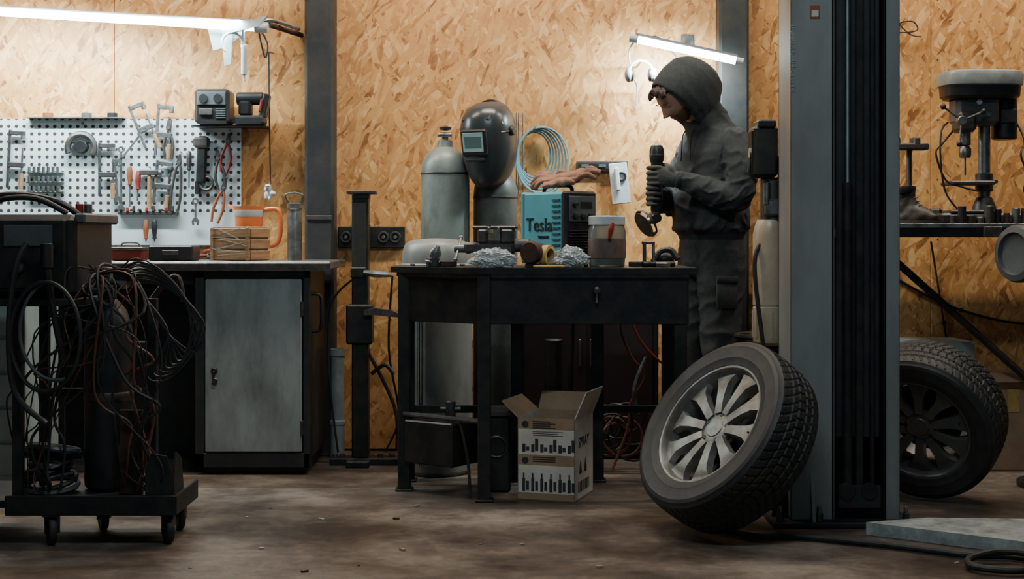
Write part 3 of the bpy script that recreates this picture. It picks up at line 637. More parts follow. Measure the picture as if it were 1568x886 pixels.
# ------------------------------------------------------------------ brown side cabinet right of man
b=B('side_cabinet');b.b2((1.13,6.25,0),(1.42,6.60,.84),BROWNC,.006);b.b2((1.125,6.23,.84),(1.44,6.62,.86),DMETAL)
for i in range(4):b.b2((1.135,6.24,.05+i*.2),(1.405,6.25,.23+i*.2),BROWNC);b.b2((1.2,6.225,.15+i*.2),(1.32,6.24,.165+i*.2),METAL)
b.cyl((1.145,6.35,.86),(1.145,6.35,1.19),.012,GPLAS);b.cyl((1.18,6.4,.86),(1.18,6.4,.98),.02,RUST);b.done()
b=B('stool');b.lathe([(.11,0),(.12,.01),(.12,.03),(.10,.04)],(1.03,5.76,.55),(0,0,1),BLACK,28)
b.torus((1.03,5.76,.60),(0,0,1),.12,.012,BLACK,30,8)
for a in(.4,1.97,3.54,5.1):b.tube([(1.03+.07*math.cos(a),5.76+.07*math.sin(a),.55),(1.03+.13*math.cos(a),5.76+.13*math.sin(a),.0)],.011,BLACK,sm=False);b.tube([(1.03+.07*math.cos(a),5.76+.07*math.sin(a),.59),(1.03+.12*math.cos(a),5.76+.12*math.sin(a),.60)],.008,BLACK,sm=False)
b.cyl((1.03,5.76,.58),(1.03,5.76,.61),.07,BLACK);b.done()
# ------------------------------------------------------------------ lift column
b=B('vehicle_lift_column')
y0,y1=4.93,5.16;HT=3.3
b.b2((.967,y0,.02),(1.118,y0+.012,HT),COLM,.004);b.b2((.967,y0,.02),(.979,y1,HT),COLM,.004)
b.b2((1.106,y0,.02),(1.118,y0+.05,HT),COLM,.003)
b.b2((.967,y1-.012,.02),(1.345,y1,HT),COLD,.003)
b.b2((1.333,y0,.02),(1.345,y1,HT),COLM,.003);b.b2((1.290,y0,.02),(1.345,y0+.012,HT),COLM,.003);b.b2((1.290,y0,.02),(1.300,y0+.04,HT),COLD,.003)
b.b2((1.125,y0+.03,.3),(1.285,y1-.02,2.9),COLD,.006)
b.b2((1.195,y0+.012,.08),(1.222,y0+.03,2.9),BLACK,.004);b.b2((1.245,y0+.014,.08),(1.262,y0+.03,2.9),BLACK,.004)
b.cyl((1.166,y0+.014,1.18),(1.166,y0+.014,2.9),.011,CHROME);b.cyl((1.166,y0+.014,.08),(1.166,y0+.014,1.19),.017,BLACK)
b.b2((.90,4.88,0),(1.39,5.20,.02),COLD,.004)
b.poly([(0,0),(-.055,0),(-.02,.16),(0,.19)],(.967,5.0,.02),(1,0,0),(0,0,1),.012,COLD);b.poly([(0,0),(-.055,0),(-.02,.16),(0,.19)],(.967,5.12,.02),(1,0,0),(0,0,1),.012,COLD)
b.poly([(0,0),(-.04,0),(0,.17)],(1.04,4.93,.02),(0,1,0),(0,0,1),.012,COLM)
for x,y in((.925,4.91),(1.06,4.905),(1.36,4.91),(1.365,5.1)):
    b.cyl((x,y,.02),(x,y,.05),.013,DMETAL,seg=6);b.cyl((x,y,.05),(x,y,.07),.008,METAL,seg=10)
for z in(.12,):b.b2((1.13,y0+.0,z-.06),(1.28,y0+.02,z+.02),COLD);b.cyl((1.16,y0-.004,z),(1.16,y0+.01,z),.03,BLACK);b.cyl((1.24,y0-.004,z),(1.24,y0+.01,z),.03,BLACK)
b.box((1.05,y0-.001,1.78),(.034,.002,.045),DORNG,bev=0);b.box((1.05,y0-.0025,1.775),(.024,.001,.022),WPLAS,bev=0)
b.text('AUTO HEBEBUHNE',.028,(.983,y0-.001,1.50),(0,0,1),(-1,0,0),LGREY)
b.b2((1.118,y0,1.0),(1.122,y0+.01,1.03),METAL)
b.done()
b=B('hydraulic_power_unit')
b.b2((.885,5.20,1.22),(.975,5.34,1.41),BLACK,.012);b.b2((.90,5.19,1.40),(.965,5.33,1.43),BLACK,.006)
for i in range(6):b.b2((.88,5.22+i*.018,1.24),(.885,5.228+i*.018,1.39),BLACK,.001)
b.cyl((.875,5.25,1.31),(.89,5.25,1.31),.02,METAL);b.tube([(.88,5.25,1.29),(.875,5.24,1.24),(.90,5.24,1.20)],.006,CABLE)
b.cyl((.965,5.27,1.05),(.965,5.27,1.22),.045,DMETAL);b.b2((.93,5.21,1.08),(1.01,5.32,1.14),METAL,.006);b.cyl((.935,5.22,1.12),(.935,5.22,1.2),.012,METAL)
b.b2((.98,5.162,1.0),(1.05,5.25,1.30),COLD,.003)
b.lathe([(.045,0),(.06,.012),(.062,.02),(.062,.14),(.058,.145),(.062,.15),(.062,.41),(.055,.44),(.048,.46),(.045,.465)],(.955,5.27,.60),(0,0,1),LIQ,36)
for i in range(12):
    a=2*pi*i/12;b.cyl((.955+.062*math.cos(a),5.27+.062*math.sin(a),.63),(.955+.062*math.cos(a),5.27+.062*math.sin(a),.73),.004,LIQ,seg=6)
b.tube([(.93,5.24,1.0),(.89,5.22,.9),(.92,5.21,.6),(.95,5.215,.3),(.96,5.225,.02)],.008,CABLE);b.done()
# ------------------------------------------------------------------ wheels
def wheel(name,c,n,R,W,rr,mr,spokes,spin=0):
    b=B(name);n=V(n).normalized();b.T=TR(*c)@n.to_track_quat('Z','Y').to_matrix().to_4x4()@RZ(spin)
    seg=420
    side=[(rr-.004,.40),(rr+.006,.455),(rr+.022,.475),(rr+.032,.495),(rr+.036,.492),(rr+(R-rr)*.5,.505),(rr+(R-rr)*.66,.50),(rr+(R-rr)*.69,.504),(rr+(R-rr)*.8,.485),(R-.016,.455),(R-.008,.43)]
    ns=29;tread=[(R-.006*(abs(u)/.41)**3,u) for u in[.41-.82*i/(ns-1) for i in range(ns)]]
    prof=[(r,h,0) for r,h in side]+[(r,h,1) for r,h in tread]+[(r,-h,0) for r,h in side[::-1]]
    rings=[];NB=60
    for i in range(seg):
        a=2*pi*i/seg;ring=[]
        for r,h,t in prof:
            if t:
                g=False
                if any(abs(abs(h)-q)<.016 for q in(.088,.235)):g=True
                fr=(a*NB/2/pi+abs(h)*4.5+(.5 if h<0 else 0))%1
                if fr<.15 and abs(h)>.09:g=True
                if abs(h)<.08 and (a*NB/2/pi+h*2)%1<.15:g=True
                if g:r-=.006
            ring.append(V((r*math.cos(a),r*math.sin(a),h*W)))
        rings.append(ring)
    rings.append(rings[0]);b.loft(rings,RUB,False,False,False)
    b.lathe([(rr+.006,.42*W),(rr+.010,.435*W),(rr+.008,.45*W),(rr-.002,.44*W),(rr-.008,.40*W),(rr-.013,.30*W),(rr-.022,.22*W),(rr-.030,-.30*W),(rr-.006,-.40*W),(rr+.006,-.44*W)],(0,0,0),(0,0,1),mr,72,False,False)
    b.lathe([(rr+.004,-.43*W),(rr-.002,-.3*W),(rr-.002,.3*W),(rr+.004,.42*W)],(0,0,0),(0,0,1),BLACK,72,False,False)
    ro=rr-.014
    b.lathe([(.028,.16*W),(.066,.16*W),(.072,.20*W),(.070,.25*W),(.050,.28*W),(.036,.285*W),(.033,.30*W),(.0005,.305*W)],(0,0,0),(0,0,1),mr,40,True,True)
    for k in range(5):
        a=2*pi*k/5+.3;b.cyl((.050*math.cos(a),.050*math.sin(a),.25*W),(.050*math.cos(a),.050*math.sin(a),.288*W),.008,BLACK,seg=8)
    for k in range(spokes):
        a=2*pi*k/spokes;ca,sa=math.cos(a),math.sin(a);rg=[]
        for f,wd,hz,th in((.055,.019,.235,.030),(.085,.019,.262,.028),(.12,.021,.28,.026),(ro-.040,.028,.29,.024),(ro-.018,.042,.28,.022),(ro-.004,.056,.265,.022),(ro+.004,.060,.25,.03)):
            pts=[(-wd,-th/2),(-wd*.78,th/2),(wd*.78,th/2),(wd,-th/2)]
            rg.append([V((f*ca-p*sa,f*sa+p*ca,hz*W+q)) for p,q in pts])
        b.loft(rg,mr)
    b.cyl((rr-.035,0,.28*W),(rr-.035,0,.36*W),.004,BLACK,seg=8)
    b.lathe([(.03,-.05*W),(.13,-.05*W),(.14,-.12*W)],(0,0,0),(0,0,1),BLACK,30,False,False)
    return b.done(ang=30)
wheel('car_wheel',(.724,4.80,.329),(-.721,-.42,.552),.325,.205,.218,ALLOY,10)
wheel('car_wheel',(1.56,5.38,.312),(-.52,-.76,-.36),.295,.215,.195,DALLOY,10,12)
b=B('concrete_slab');b.poly([(1.19,4.78),(1.66,4.44),(2.3,4.40),(2.3,4.80),(1.42,4.86)],(0,0,.022),(1,0,0),(0,1,0),.042,CONC);b.done()
b=B('rubber_floor_hose')
b.tube([(.62,4.95,.013),(.80,4.70,.013),(.92,4.70,.013),(1.14,4.60,.013),(1.30,4.50,.013),(1.42,4.42,.013),(1.55,4.40,.013),(1.60,4.30,.013),(1.50,4.20,.016),(1.38,4.24,.018),(1.40,4.34,.022),(1.52,4.37,.035),(1.66,4.28,.03),(1.8,4.15,.013)],.011,RUB,10)
b.done()
# ------------------------------------------------------------------ right bench + drill press
b=B('machine_bench')
b.b2((1.50,5.98,1.0),(2.75,6.55,1.055),BLACK,.004);b.b2((1.50,5.975,1.04),(2.75,5.98,1.058),METAL,.001)
b.tube([(1.53,6.03,.985),(2.62,6.03,.01)],.016,BLACK,4,sm=False)
for x in(1.53,2.70):b.b2((x-.02,6.45,0),(x+.02,6.49,1.0),BLACK)
b.b2((2.68,6.0,0),(2.72,6.04,1.0),BLACK);b.b2((1.51,6.0,.9),(1.55,6.5,.94),BLACK)
b.b2((1.98,5.965,1.0),(2.06,5.98,1.045),DMETAL);b.done()
b=B('drill_press');BT=1.055;cx,cy=2.075,6.25
b.box((2.03,6.24,BT+.025),(.36,.24,.05),DMETAL,bev=.01);b.box((2.0,6.20,BT+.055),(.22,.16,.014),DMETAL,bev=.004)
b.cyl((cx,cy,BT+.04),(cx,cy,1.62),.026,METAL,seg=28);b.lathe([(.055,0),(.05,.03),(.033,.07)],(cx,cy,BT+.05),(0,0,1),DMETAL,24)
b.box((1.99,6.21,1.235),(.19,.17,.018),DMETAL,bev=.006);b.cyl((cx,cy,1.20),(cx,cy,1.28),.038,DMETAL);b.tube([(cx,cy-.03,1.24),(cx+.02,cy-.10,1.24)],.008,METAL,sm=False)
b.box((2.02,6.22,1.55),(.19,.13,.13),GPLAS,bev=.02);b.box((1.97,6.20,1.50),(.08,.12,.09),DMETAL,bev=.015)
def se(w,d_,z):return [V((2.045+(w*math.copysign(abs(math.cos(a))**.6,math.cos(a))),6.22+(d_*math.copysign(abs(math.sin(a))**.7,math.sin(a))),z)) for a in[2*pi*i/32 for i in range(32)]]
b.loft([se(.150,.10,1.600),se(.165,.115,1.612),se(.168,.12,1.655)],PLAS)
b.loft([se(.168,.12,1.655),se(.176,.126,1.66),se(.180,.130,1.70),se(.174,.124,1.716),se(.160,.11,1.722),se(.10,.06,1.724)],LGREY)
b.cyl((2.17,6.27,1.43),(2.17,6.27,1.61),.055,PLAS,seg=28);b.box((2.17,6.215,1.53),(.07,.02,.06),DMETAL)
b.cyl((1.975,6.20,1.40),(1.975,6.20,1.47),.024,METAL);b.lathe([(.022,0),(.026,.015),(.026,.04),(.016,.055)],(1.975,6.20,1.345),(0,0,1),METAL,20);b.cyl((1.975,6.20,1.27),(1.975,6.20,1.35),.004,METAL)
b.cyl((1.93,6.13,1.50),(1.93,6.09,1.50),.02,METAL)
for a in(.4,2.5,4.6):
    e=(1.93+.10*math.cos(a),6.10,1.50+.10*math.sin(a));b.cyl((1.93,6.10,1.50),e,.005,METAL,seg=8);b.ball(e,.013,PLAS,12)
b.lathe([(.012,0),(.012,.012)],(2.02,6.155,1.585),(0,-1,0),WPLAS,12);b.lathe([(.01,0),(.01,.01)],(2.06,6.155,1.53),(0,-1,0),METAL,12)
b.tube([(1.92,6.2,1.46),(1.86,6.16,1.40),(1.83,6.14,1.36),(1.87,6.14,1.25),(1.93,6.13,1.22),(2.0,6.12,1.20)],.0045,CABLE)
b.tube([(1.90,6.2,1.50),(1.86,6.16,1.46),(1.85,6.14,1.34),(1.87,6.14,1.20),(1.92,6.13,1.12)],.0045,CABLE)
b.tube([(2.22,6.25,1.5),(2.235,6.2,1.42),(2.20,6.15,1.36),(2.22,6.15,1.30)],.0045,CABLE);b.done()
b=B('swivel_machine_vise');b.box((1.80,6.46,1.41),(.17,.08,.03),DMETAL,bev=.006);b.box((1.74,6.46,1.435),(.03,.08,.035),DMETAL,bev=.005);b.box((1.83,6.46,1.435),(.03,.08,.035),DMETAL,bev=.005);b.cyl((1.70,6.46,1.42),(1.89,6.46,1.42),.008,METAL);b.cyl((1.81,6.48,BT),(1.81,6.48,1.40),.012,DMETAL);b.cyl((1.81,6.48,BT),(1.81,6.48,BT+.015),.05,DMETAL);b.done()
b=B('work_boots')
for i,(x,y,a) in enumerate(((1.655,6.22,-20),(1.735,6.12,-38))):
    b.T=TR(x,y,BT)@RZ(a+180)@Matrix.Diagonal((.80,.80,.96,1))
    g=B('x');g.loft([[V((cx_+ax*math.cos(t),ay*math.sin(t),z)) for t in[2*pi*k/20 for k in range(20)]] for z,cx_,ax,ay in((.018,0,.13,.046),(.04,-.002,.128,.048),(.062,.012,.105,.044),(.085,.04,.07,.040),(.12,.055,.056,.038),(.155,.058,.058,.042))],SHOE)
    vs,fs=remeshed(g,.005,3,lambda co,n:.004*noise.noise(co*30));b.add(vs,fs,SHOE)
    b.loft([[V((.135*math.cos(t),.050*math.sin(t),z)) for t in[2*pi*k/20 for k in range(20)]] for z in(0,.02)],RUB)
    b.lathe([(.052,.14),(.058,.16),(.054,.172),(.044,.168),(.040,.12)],(.056,0,0),(0,0,1),PLAS,20,False,True)
    for k in range(5):b.box((-.045+k*.014,0,.072+k*.016),(.005,.05,.004),LGREY,(0,.8,0),.001)
b.done()
b=B('engine_parts')
for i in range(11):
    x=1.87+i*.038;b.cyl((x,6.03,BT),(x,6.03,BT+.03+random.random()*.05),.012+random.random()*.010,[DMETAL,BLACK,RUST,METAL][i%4],seg=14)
b.box((2.30,6.04,BT+.045),(.08,.07,.09),BLACK,bev=.01)
b.done()
b=B('cordless_drill');b.T=TR(2.285,6.20,BT)@RZ(25)
b.b2((-.035,-.05,0),(.035,.05,.045),PLAS,.008);b.box((0,.01,.09),(.032,.045,.10),PLAS,(-.2,0,0),.01);b.cyl((0,.05,.155),(0,-.08,.155),.030,PLAS);b.lathe([(.026,0),(.024,.02),(.012,.045)],(0,-.08,.155),(0,-1,0),DMETAL,18);b.cyl((0,-.125,.155),(0,-.18,.155),.003,METAL,seg=8);b.done()
b=B('bench_angle_grinder');b.T=TR(1.80,6.30,BT)@RZ(-15)
b.cyl((-.12,0,.035),(.06,0,.04),.030,PLAS);b.box((.075,0,.045),(.05,.055,.06),DMETAL,bev=.012);b.lathe([(.062,0),(.064,.008),(.03,.012)],(.085,0,.010),(0,0,1),DMETAL,28);b.tube([(.07,.02,.05),(.08,.07,.055),(.085,.12,.055)],[.012,.014,.012],PLAS)
b.tube([(-.12,0,.035),(-.15,.01,.03),(-.17,.05,.01),(-.12,.10,.008)],.005,CABLE);b.done()
b=B('pedestal_grinder')
b.lathe([(.085,0),(.112,.01),(.115,.03),(.115,.07),(.108,.085),(.085,.09),(.08,.075),(.03,.07),(.0005,.07)],(2.06,5.65,.935),(-1,-.45,0),GPLAS,40)
b.torus((2.0,5.622,.935),(-1,-.45,0),.107,.007,METAL,40,8)
b.cyl((2.05,5.645,.935),(2.30,5.76,.935),.075,PLAS);b.lathe([(.085,0),(.115,.01),(.115,.08),(.085,.09)],(2.38,5.795,.935),(-1,-.45,0),GPLAS,36)
b.box((2.18,5.70,.84),(.12,.10,.04),DMETAL);b.cyl((2.18,5.70,.02),(2.18,5.70,.83),.035,BLACK);b.cyl((2.18,5.70,0),(2.18,5.70,.025),.15,BLACK);b.done()
b=B('sheet_metal_cabinet');b.b2((1.66,6.14,0),(2.0,6.43,.548),PANELG,.006);b.b2((1.68,6.132,.04),(1.98,6.14,.50),PANELG);b.cyl((1.95,6.132,.28),(1.95,6.115,.28),.01,METAL);b.done()
b=B('cardboard_box');b.b2((2.04,6.10,0),(2.26,6.40,.405),CARD,.003);b.box((2.15,6.09,.40),(.22,.07,.004),CARD,(.5,0,0),0);b.box((2.15,6.098,.3),(.05,.002,.1),YEL,bev=0);b.done()
b=B('power_cable')
b.tube([(1.52,6.56,1.05),(1.60,6.63,.98),(1.72,6.65,.86),(1.90,6.652,.75),(2.1,6.652,.66),(2.35,6.652,.60),(2.6,6.652,.6)],.006,CABLE)
b.tube([(1.95,6.62,.98),(1.98,6.65,.85),(2.02,6.652,.6),(2.06,6.652,.35),(2.12,6.652,.01)],.005,CABLE)
for x,z in((1.72,.86),(2.1,.66),(2.02,.6)):b.box((x,6.651,z),(.02,.014,.02),PLAS)
b.done()
b=B('hook_wire');b.tube([(1.70,6.655,1.98),(1.72,6.62,1.97),(1.80,6.60,1.95),(1.88,6.6,1.96),(1.86,6.6,2.0),(1.80,6.6,1.99),(1.85,6.6,1.94),(1.9,6.6,1.93)],.003,CABLE);b.cyl((1.70,6.659,1.98),(1.70,6.63,1.98),.007,METAL);b.done()
# ------------------------------------------------------------------ welding cart (left foreground)
b=B('welding_trolley')
b.b2((-1.64,4.60,.12),(-1.09,4.92,.15),BLACK,.004);b.b2((-1.64,4.595,.10),(-1.09,4.61,.165),BLACK,.003);b.b2((-1.10,4.60,.10),(-1.085,4.92,.165),BLACK,.003)
for x,y in((-1.125,4.66),(-1.50,4.64),(-1.14,4.88),(-1.40,4.88)):
    b.box((x,y,.095),(.05,.05,.008),DMETAL);b.box((x-.018,y,.065),(.004,.04,.06),DMETAL);b.box((x+.018,y,.065),(.004,.04,.06),DMETAL)
    b.lathe([(.03,-.012),(.045,-.012),(.048,-.006),(.048,.006),(.045,.012),(.03,.012)],(x,y-.008,.048),(1,.5,0),RUB,24);b.cyl((x-.022,y,.048),(x+.022,y,.048),.008,METAL)
b.poly([(-.06,0),(.06,0),(.07,.08),(.04,.17),(-.03,.20),(-.06,.12)],(-1.10,4.68,.10),(0,1,0),(0,0,1),.006,BLACK)
b.poly([(-.09,0),(0,0),(.0,.10),(-.02,.16),(-.07,.17),(-.09,.12)],(-1.10,4.615,.13),(1,0,0),(0,0,1),.006,BLACK)
for x,y in((-1.61,4.64),(-1.61,4.90),(-1.24,4.91)):b.b2((x-.016,y-.016,.15),(x+.016,y+.016,.79),BLACK,.003)
b.b2((-1.95,4.62,.775),(-1.42,5.10,.80),BLACK,.004);b.b2((-1.93,4.64,.12),(-1.905,4.665,.78),BLACK);b.b2((-1.95,4.62,.12),(-1.64,5.0,.145),BLACK);b.cyl((-1.92,4.68,.0),(-1.92,4.68,.12),.02,BLACK)
b.b2((-1.30,4.70,.15),(-1.22,4.715,.43),RUST,.003);b.b2((-1.63,4.905,.45),(-1.23,4.92,.48),BLACK);b.b2((-1.47,4.905,.60),(-1.26,4.92,.64),DMETAL)
b.tube([(-1.24,4.91,.79),(-1.19,4.91,.85),(-1.15,4.90,.86),(-1.13,4.89,.78)],.010,BLACK)
b.done()
b=B('gas_cylinder');x,y=-1.365,4.815
b.lathe([(.065,0),(.078,.012),(.080,.03),(.080,.50),(.076,.55),(.060,.60),(.036,.63),(.026,.64),(.026,.67)],(x,y,.151),(0,0,1),DCYL,36)
b.lathe([(.0805,.30),(.083,.305),(.083,.325),(.0805,.33)],(x,y,.151),(0,0,1),DMETAL,36,False,False)
b.cyl((x,y,.81),(x,y,.88),.014,METAL);b.lathe([(.01,0),(.026,.004),(.026,.016),(.01,.02)],(x,y,.88),(0,0,1),DMETAL,12)
b.cyl((x,y,.85),(x+.06,y-.02,.85),.012,METAL);b.cyl((x+.06,y-.02,.85),(x+.06,y-.05,.86),.026,METAL);b.cyl((x+.07,y-.02,.85),(x+.10,y+.02,.89),.022,METAL);b.lathe([(.022,0),(.0215,.003)],(x+.06,y-.0515,.86),(.0,-1,.3),WPLAS,20);b.done()
b=B('welding_power_source')
b.b2((-1.93,4.66,.801),(-1.43,5.10,1.075),PLAS,.02);b.b2((-1.90,4.645,.83),(-1.46,4.665,1.06),BLACK,.01)
for i in range(8):b.b2((-1.88,4.640,.85+i*.018),(-1.72,4.647,.857+i*.018),DMETAL,.001)
b.b2((-1.66,4.638,.97),(-1.50,4.647,1.04),GPLAS,.003);b.lathe([(.02,0),(.018,.02),(.012,.022)],(-1.61,4.64,.90),(0,-1,0),DMETAL,20);b.lathe([(.02,0),(.018,.02),(.012,.022)],(-1.52,4.64,.90),(0,-1,0),DMETAL,20)
b.tube([(-1.88,4.88,1.07),(-1.84,4.86,1.12),(-1.70,4.86,1.145),(-1.55,4.86,1.12),(-1.48,4.88,1.07)],.012,PLAS,10)
b.tube([(-1.78,4.80,1.08),(-1.72,4.78,1.125),(-1.60,4.78,1.13),(-1.50,4.80,1.08)],.010,CABLE,10)
b.b2((-1.44,4.68,1.045),(-1.405,5.08,1.08),GPLAS,.006)
for xx,mm in((-1.46,METAL),(-1.49,REDP)):b.cyl((xx,4.9,1.07),(xx,4.9,1.115),.014,mm)
b.done()
b=B('welding_cables');random.seed(21)
for i in range(22):
    m_=CABLE if i%4 else COPPER
    sx=random.uniform(-1.42,-1.26);ex_=random.choice([random.uniform(-1.64,-1.5),random.uniform(-1.24,-1.14)]);yy=random.uniform(4.60,4.68);z1=random.uniform(.2,.6)
    b.tube([(sx,4.74,.86+random.uniform(-.03,.05)),(sx+random.uniform(-.08,.16),yy,.80+random.uniform(-.06,.10)),((sx+ex_)/2+random.uniform(-.08,.12),yy-.02,random.uniform(.5,.72)),(ex_,yy,z1),(ex_+random.uniform(-.08,.06),yy,z1-.08),(ex_+random.uniform(-.04,.04),4.66,.17)],random.choice([.0022,.0028,.004,.005]),m_,6)
for i in range(9):
    b.tube([(-1.33,4.74,.86),(-1.25+i*.012,4.72,.93-.012*i),(-1.13+i*.014,4.72,.86-.02*i),(-1.03-.012*i,4.72,.70-.02*i),(-1.05-.02*i,4.72,.62-.01*i),(-1.14,4.72,.68),(-1.22,4.72,.80)],.004 if i%2 else .0025,CABLE,6)
b.torus((-1.50,4.57,.68),(0.1,1,0),.13,.008,CABLE,48,8,sx=.9,sy=1.35);b.torus((-1.47,4.59,.70),(-.1,1,0),.115,.006,GPLAS,48,8,a0=-1.8,a1=1.4,sy=1.4)
b.tube([(-1.57,4.60,.98),(-1.60,4.58,.90),(-1.62,4.58,.7),(-1.60,4.58,.5),(-1.5,4.58,.4)],.010,CABLE,8)
b.cyl((-1.50,4.585,.98),(-1.50,4.585,.90),.02,PLAS);b.tube([(-1.5,4.585,.9),(-1.49,4.60,.8),(-1.46,4.62,.6)],[.014,.012,.010],PLAS)
b.done()
b=B('coiled_welding_cable')
for i in range(16):
    b.torus((-1.545+random.uniform(-.03,.01),4.77+random.uniform(-.02,.02),.175+i*.008),(random.uniform(-.25,.25),random.uniform(-.25,.25),1),random.uniform(.06,.09),.009,CABLE if i%3 else GPLAS,30,6,sy=.9)
b.done()
b=B('floor_debris');random.seed(5)
for i in range(34):
    x=random.uniform(-1.0,2.0);y=random.uniform(4.25,5.3);s=random.uniform(.004,.012)
    if .35<x<1.5 and y>4.5:continue
    b.box((x,y,s*.3),(s*2,s,s*.6),[CONC,DMETAL,CARD][i%3],(0,0,random.random()*3),.0005)
b.done()
# ------------------------------------------------------------------ the man
a=math.radians(25);c_,s_=math.cos(a),math.sin(a)
PM=Matrix(((-c_,s_,0,.868),(-s_,-c_,0,6.20),(0,0,1,0),(0,0,0,1)))
man=B('man_in_hoodie');man.T=PM
def sell(cx,cy,z,ax,ay,n=36,p=.85,tilt=0):
    out=[]
    for i in range(n):
        t=2*pi*i/n;x=ax*math.copysign(abs(math.cos(t))**p,math.cos(t));y=ay*math.copysign(abs(math.sin(t))**p,math.sin(t))
        out.append(V((cx+x,cy+y,z+tilt*x)))
    return out
g=B('x')
g.loft([sell(.0,0,.985,.115,.160),sell(.0,0,1.01,.122,.168),sell(.005,0,1.04,.148,.186),sell(.0,0,1.12,.145,.183),sell(-.01,0,1.25,.142,.188),sell(-.018,0,1.35,.140,.192),sell(-.022,0,1.41,.128,.180),sell(-.015,0,1.455,.105,.145),sell(-.005,0,1.485,.088,.105),sell(.01,0,1.51,.080,.085)],HOOD)
g.loft([sell(.0,0,1.44,.09,.10,tilt=-.2),sell(.015,0,1.49,.095,.098,tilt=-.3),sell(.030,0,1.53,.082,.085,tilt=-.35),sell(.035,0,1.555,.055,.065,tilt=-.4)],HOOD)
def limb(pts,rs):
    g.tube(pts,rs,HOOD,20,8)
    for p,r in((pts[0],rs[0]),(pts[-1],rs[-1])):g.ball(p,r*.99,HOOD,16)
limb([(-.02,.155,1.400),(-.018,.200,1.33),(-.005,.228,1.25),(.015,.230,1.175),(.075,.198,1.175),(.14,.145,1.21),(.195,.095,1.24)],[.072,.071,.064,.062,.058,.052,.042])
limb([(-.02,-.155,1.400),(0,-.200,1.32),(.03,-.225,1.24),(.055,-.22,1.165),(.11,-.185,1.16),(.17,-.13,1.18),(.215,-.085,1.20)],[.072,.071,.064,.062,.058,.052,.042])
g.loft([[V((.115+.045*t*math.sin(pi*j/11)**.5,(-.10+.2*j/11),1.05+.15*k/5)) for j in range(12)]+[V((.08,(.10-.2*j/11),1.05+.15*k/5)) for j in range(12)] for k,t in enumerate((.6,.9,1,1,.95,.7))],HOOD)
hd=V((.68,0,-.733));hu=V((.733,0,.68));hc=V((.125,0,1.625));ly=V((0,1,0))
def hring(t,ru,rl,off=0,n=40):
    out=[]
    for i in range(n):
        q=2*pi*i/n;sn=math.sin(q);cs=math.cos(q);pk=1+.05*max(0,sn)**6
        out.append(hc+hd*t+hu*(ru*sn*pk*(1.06 if sn<0 else 1)+off)+ly*rl*math.copysign(abs(cs)**.95,cs))
    return out
outer=[(-.152,.02,.02,-.01),(-.144,.06,.055,-.01),(-.118,.102,.088,-.004),(-.07,.133,.106,0),(-.01,.143,.110,0),(.04,.140,.106,0),(.070,.136,.100,0),(.088,.133,.096,0),(.093,.127,.090,0)]
inner=[(.084,.118,.084,0),(.03,.121,.088,0),(-.02,.122,.090,0),(-.07,.11,.086,0),(-.11,.075,.065,0),(-.125,.03,.03,0)]
g.loft([hring(*x) for x in outer+inner],HOOD)
g.loft([[V((cx+ax*math.cos(t),ay*math.sin(t),z+.25*ax*math.cos(t))) for t in[2*pi*k/24 for k in range(24)]] for z,cx,ax,ay in((1.42,-.06,.07,.12),(1.46,-.05,.078,.118),(1.50,-.025,.072,.10),(1.55,.005,.060,.083),(1.60,.03,.05,.07))],HOOD)
def ridge(p):return 1-abs(noise.noise(p))*2
def folds(co,n):
    x,y,z=co
    q=co+noise.noise_vector(co*5)*.06
    if z>1.54: w=.0035*ridge(V((q.x*9,q.y*7,q.z*9)))
    elif abs(y)>.17 or x>.16: w=.0070*(max(0,ridge(V((q.x*16,q.y*9,q.z*20+q.x*10))))**2-.35)
    else: w=.0060*(max(0,ridge(V((q.x*8+3,q.y*6,q.z*11+q.x*5))))**2-.35)
    if z<1.03:w*=.25
    elif z<1.14:w*=1.6
    return w
vs,fs=remeshed(g,.0065,4,folds)
def cm(f):
    c=V((0,0,0))
    for i in f:c+=vs[i]
    c/=len(f)
    if c.z<1.022 and c.x<.17:return HOODR
    for e in(V((.195,.095,1.24)),V((.215,-.085,1.20))):
        if (c-e).length<.048 and c.x>e.x-.015:return HOODR
    return HOOD
man.add(vs,fs,[cm(f) for f in fs])
for s in(-1,1):man.tube([(.10,s*.03,1.475),(.122,s*.035,1.44),(.128,s*.035,1.38),(.130,s*.037,1.33)],.003,HOODR,6)
g=B('x')
g.loft([sell(0,0,1.02,.11,.155),sell(0,0,.98,.118,.162),sell(-.005,0,.92,.125,.165),sell(-.005,0,.86,.12,.16),sell(0,0,.83,.09,.14)],PANT)
for s,fx in((1,0),(-1,.03)):
    g.loft([sell(-.005,s*.075,.92,.115,.085,24,1),sell(0,s*.08,.80,.108,.088,24,1),sell(.005+fx*.3,s*.082,.66,.095,.084,24,1),sell(.012+fx*.6,s*.085,.52,.080,.076,24,1),sell(.005+fx*.6,s*.088,.44,.078,.073,24,1),sell(-.008+fx*.6,s*.09,.32,.076,.070,24,1),sell(-.01+fx*.7,s*.092,.18,.070,.066,24,1),sell(-.01+fx*.8,s*.093,.09,.074,.07,24,1),sell(-.01+fx*.8,s*.093,.055,.07,.066,24,1)],PANT)
def pf(co,n):
    q=co+noise.noise_vector(co*5)*.05;z=co.z;k=1.0 if z<.95 else .3
    if .42<z<.60 or z<.2:k=1.6
    return k*.007*(max(0,ridge(V((q.x*8+3,q.y*8,q.z*12+q.x*9))))**2-.35)
vs,fs=remeshed(g,.0085,3,pf);man.add(vs,fs,PANT)
man.box((.03,.166,.76),(.10,.012,.13),PANT,(.03,0,0),.006);man.box((.03,.172,.82),(.105,.008,.03),HOODR,(.03,0,0),.003)
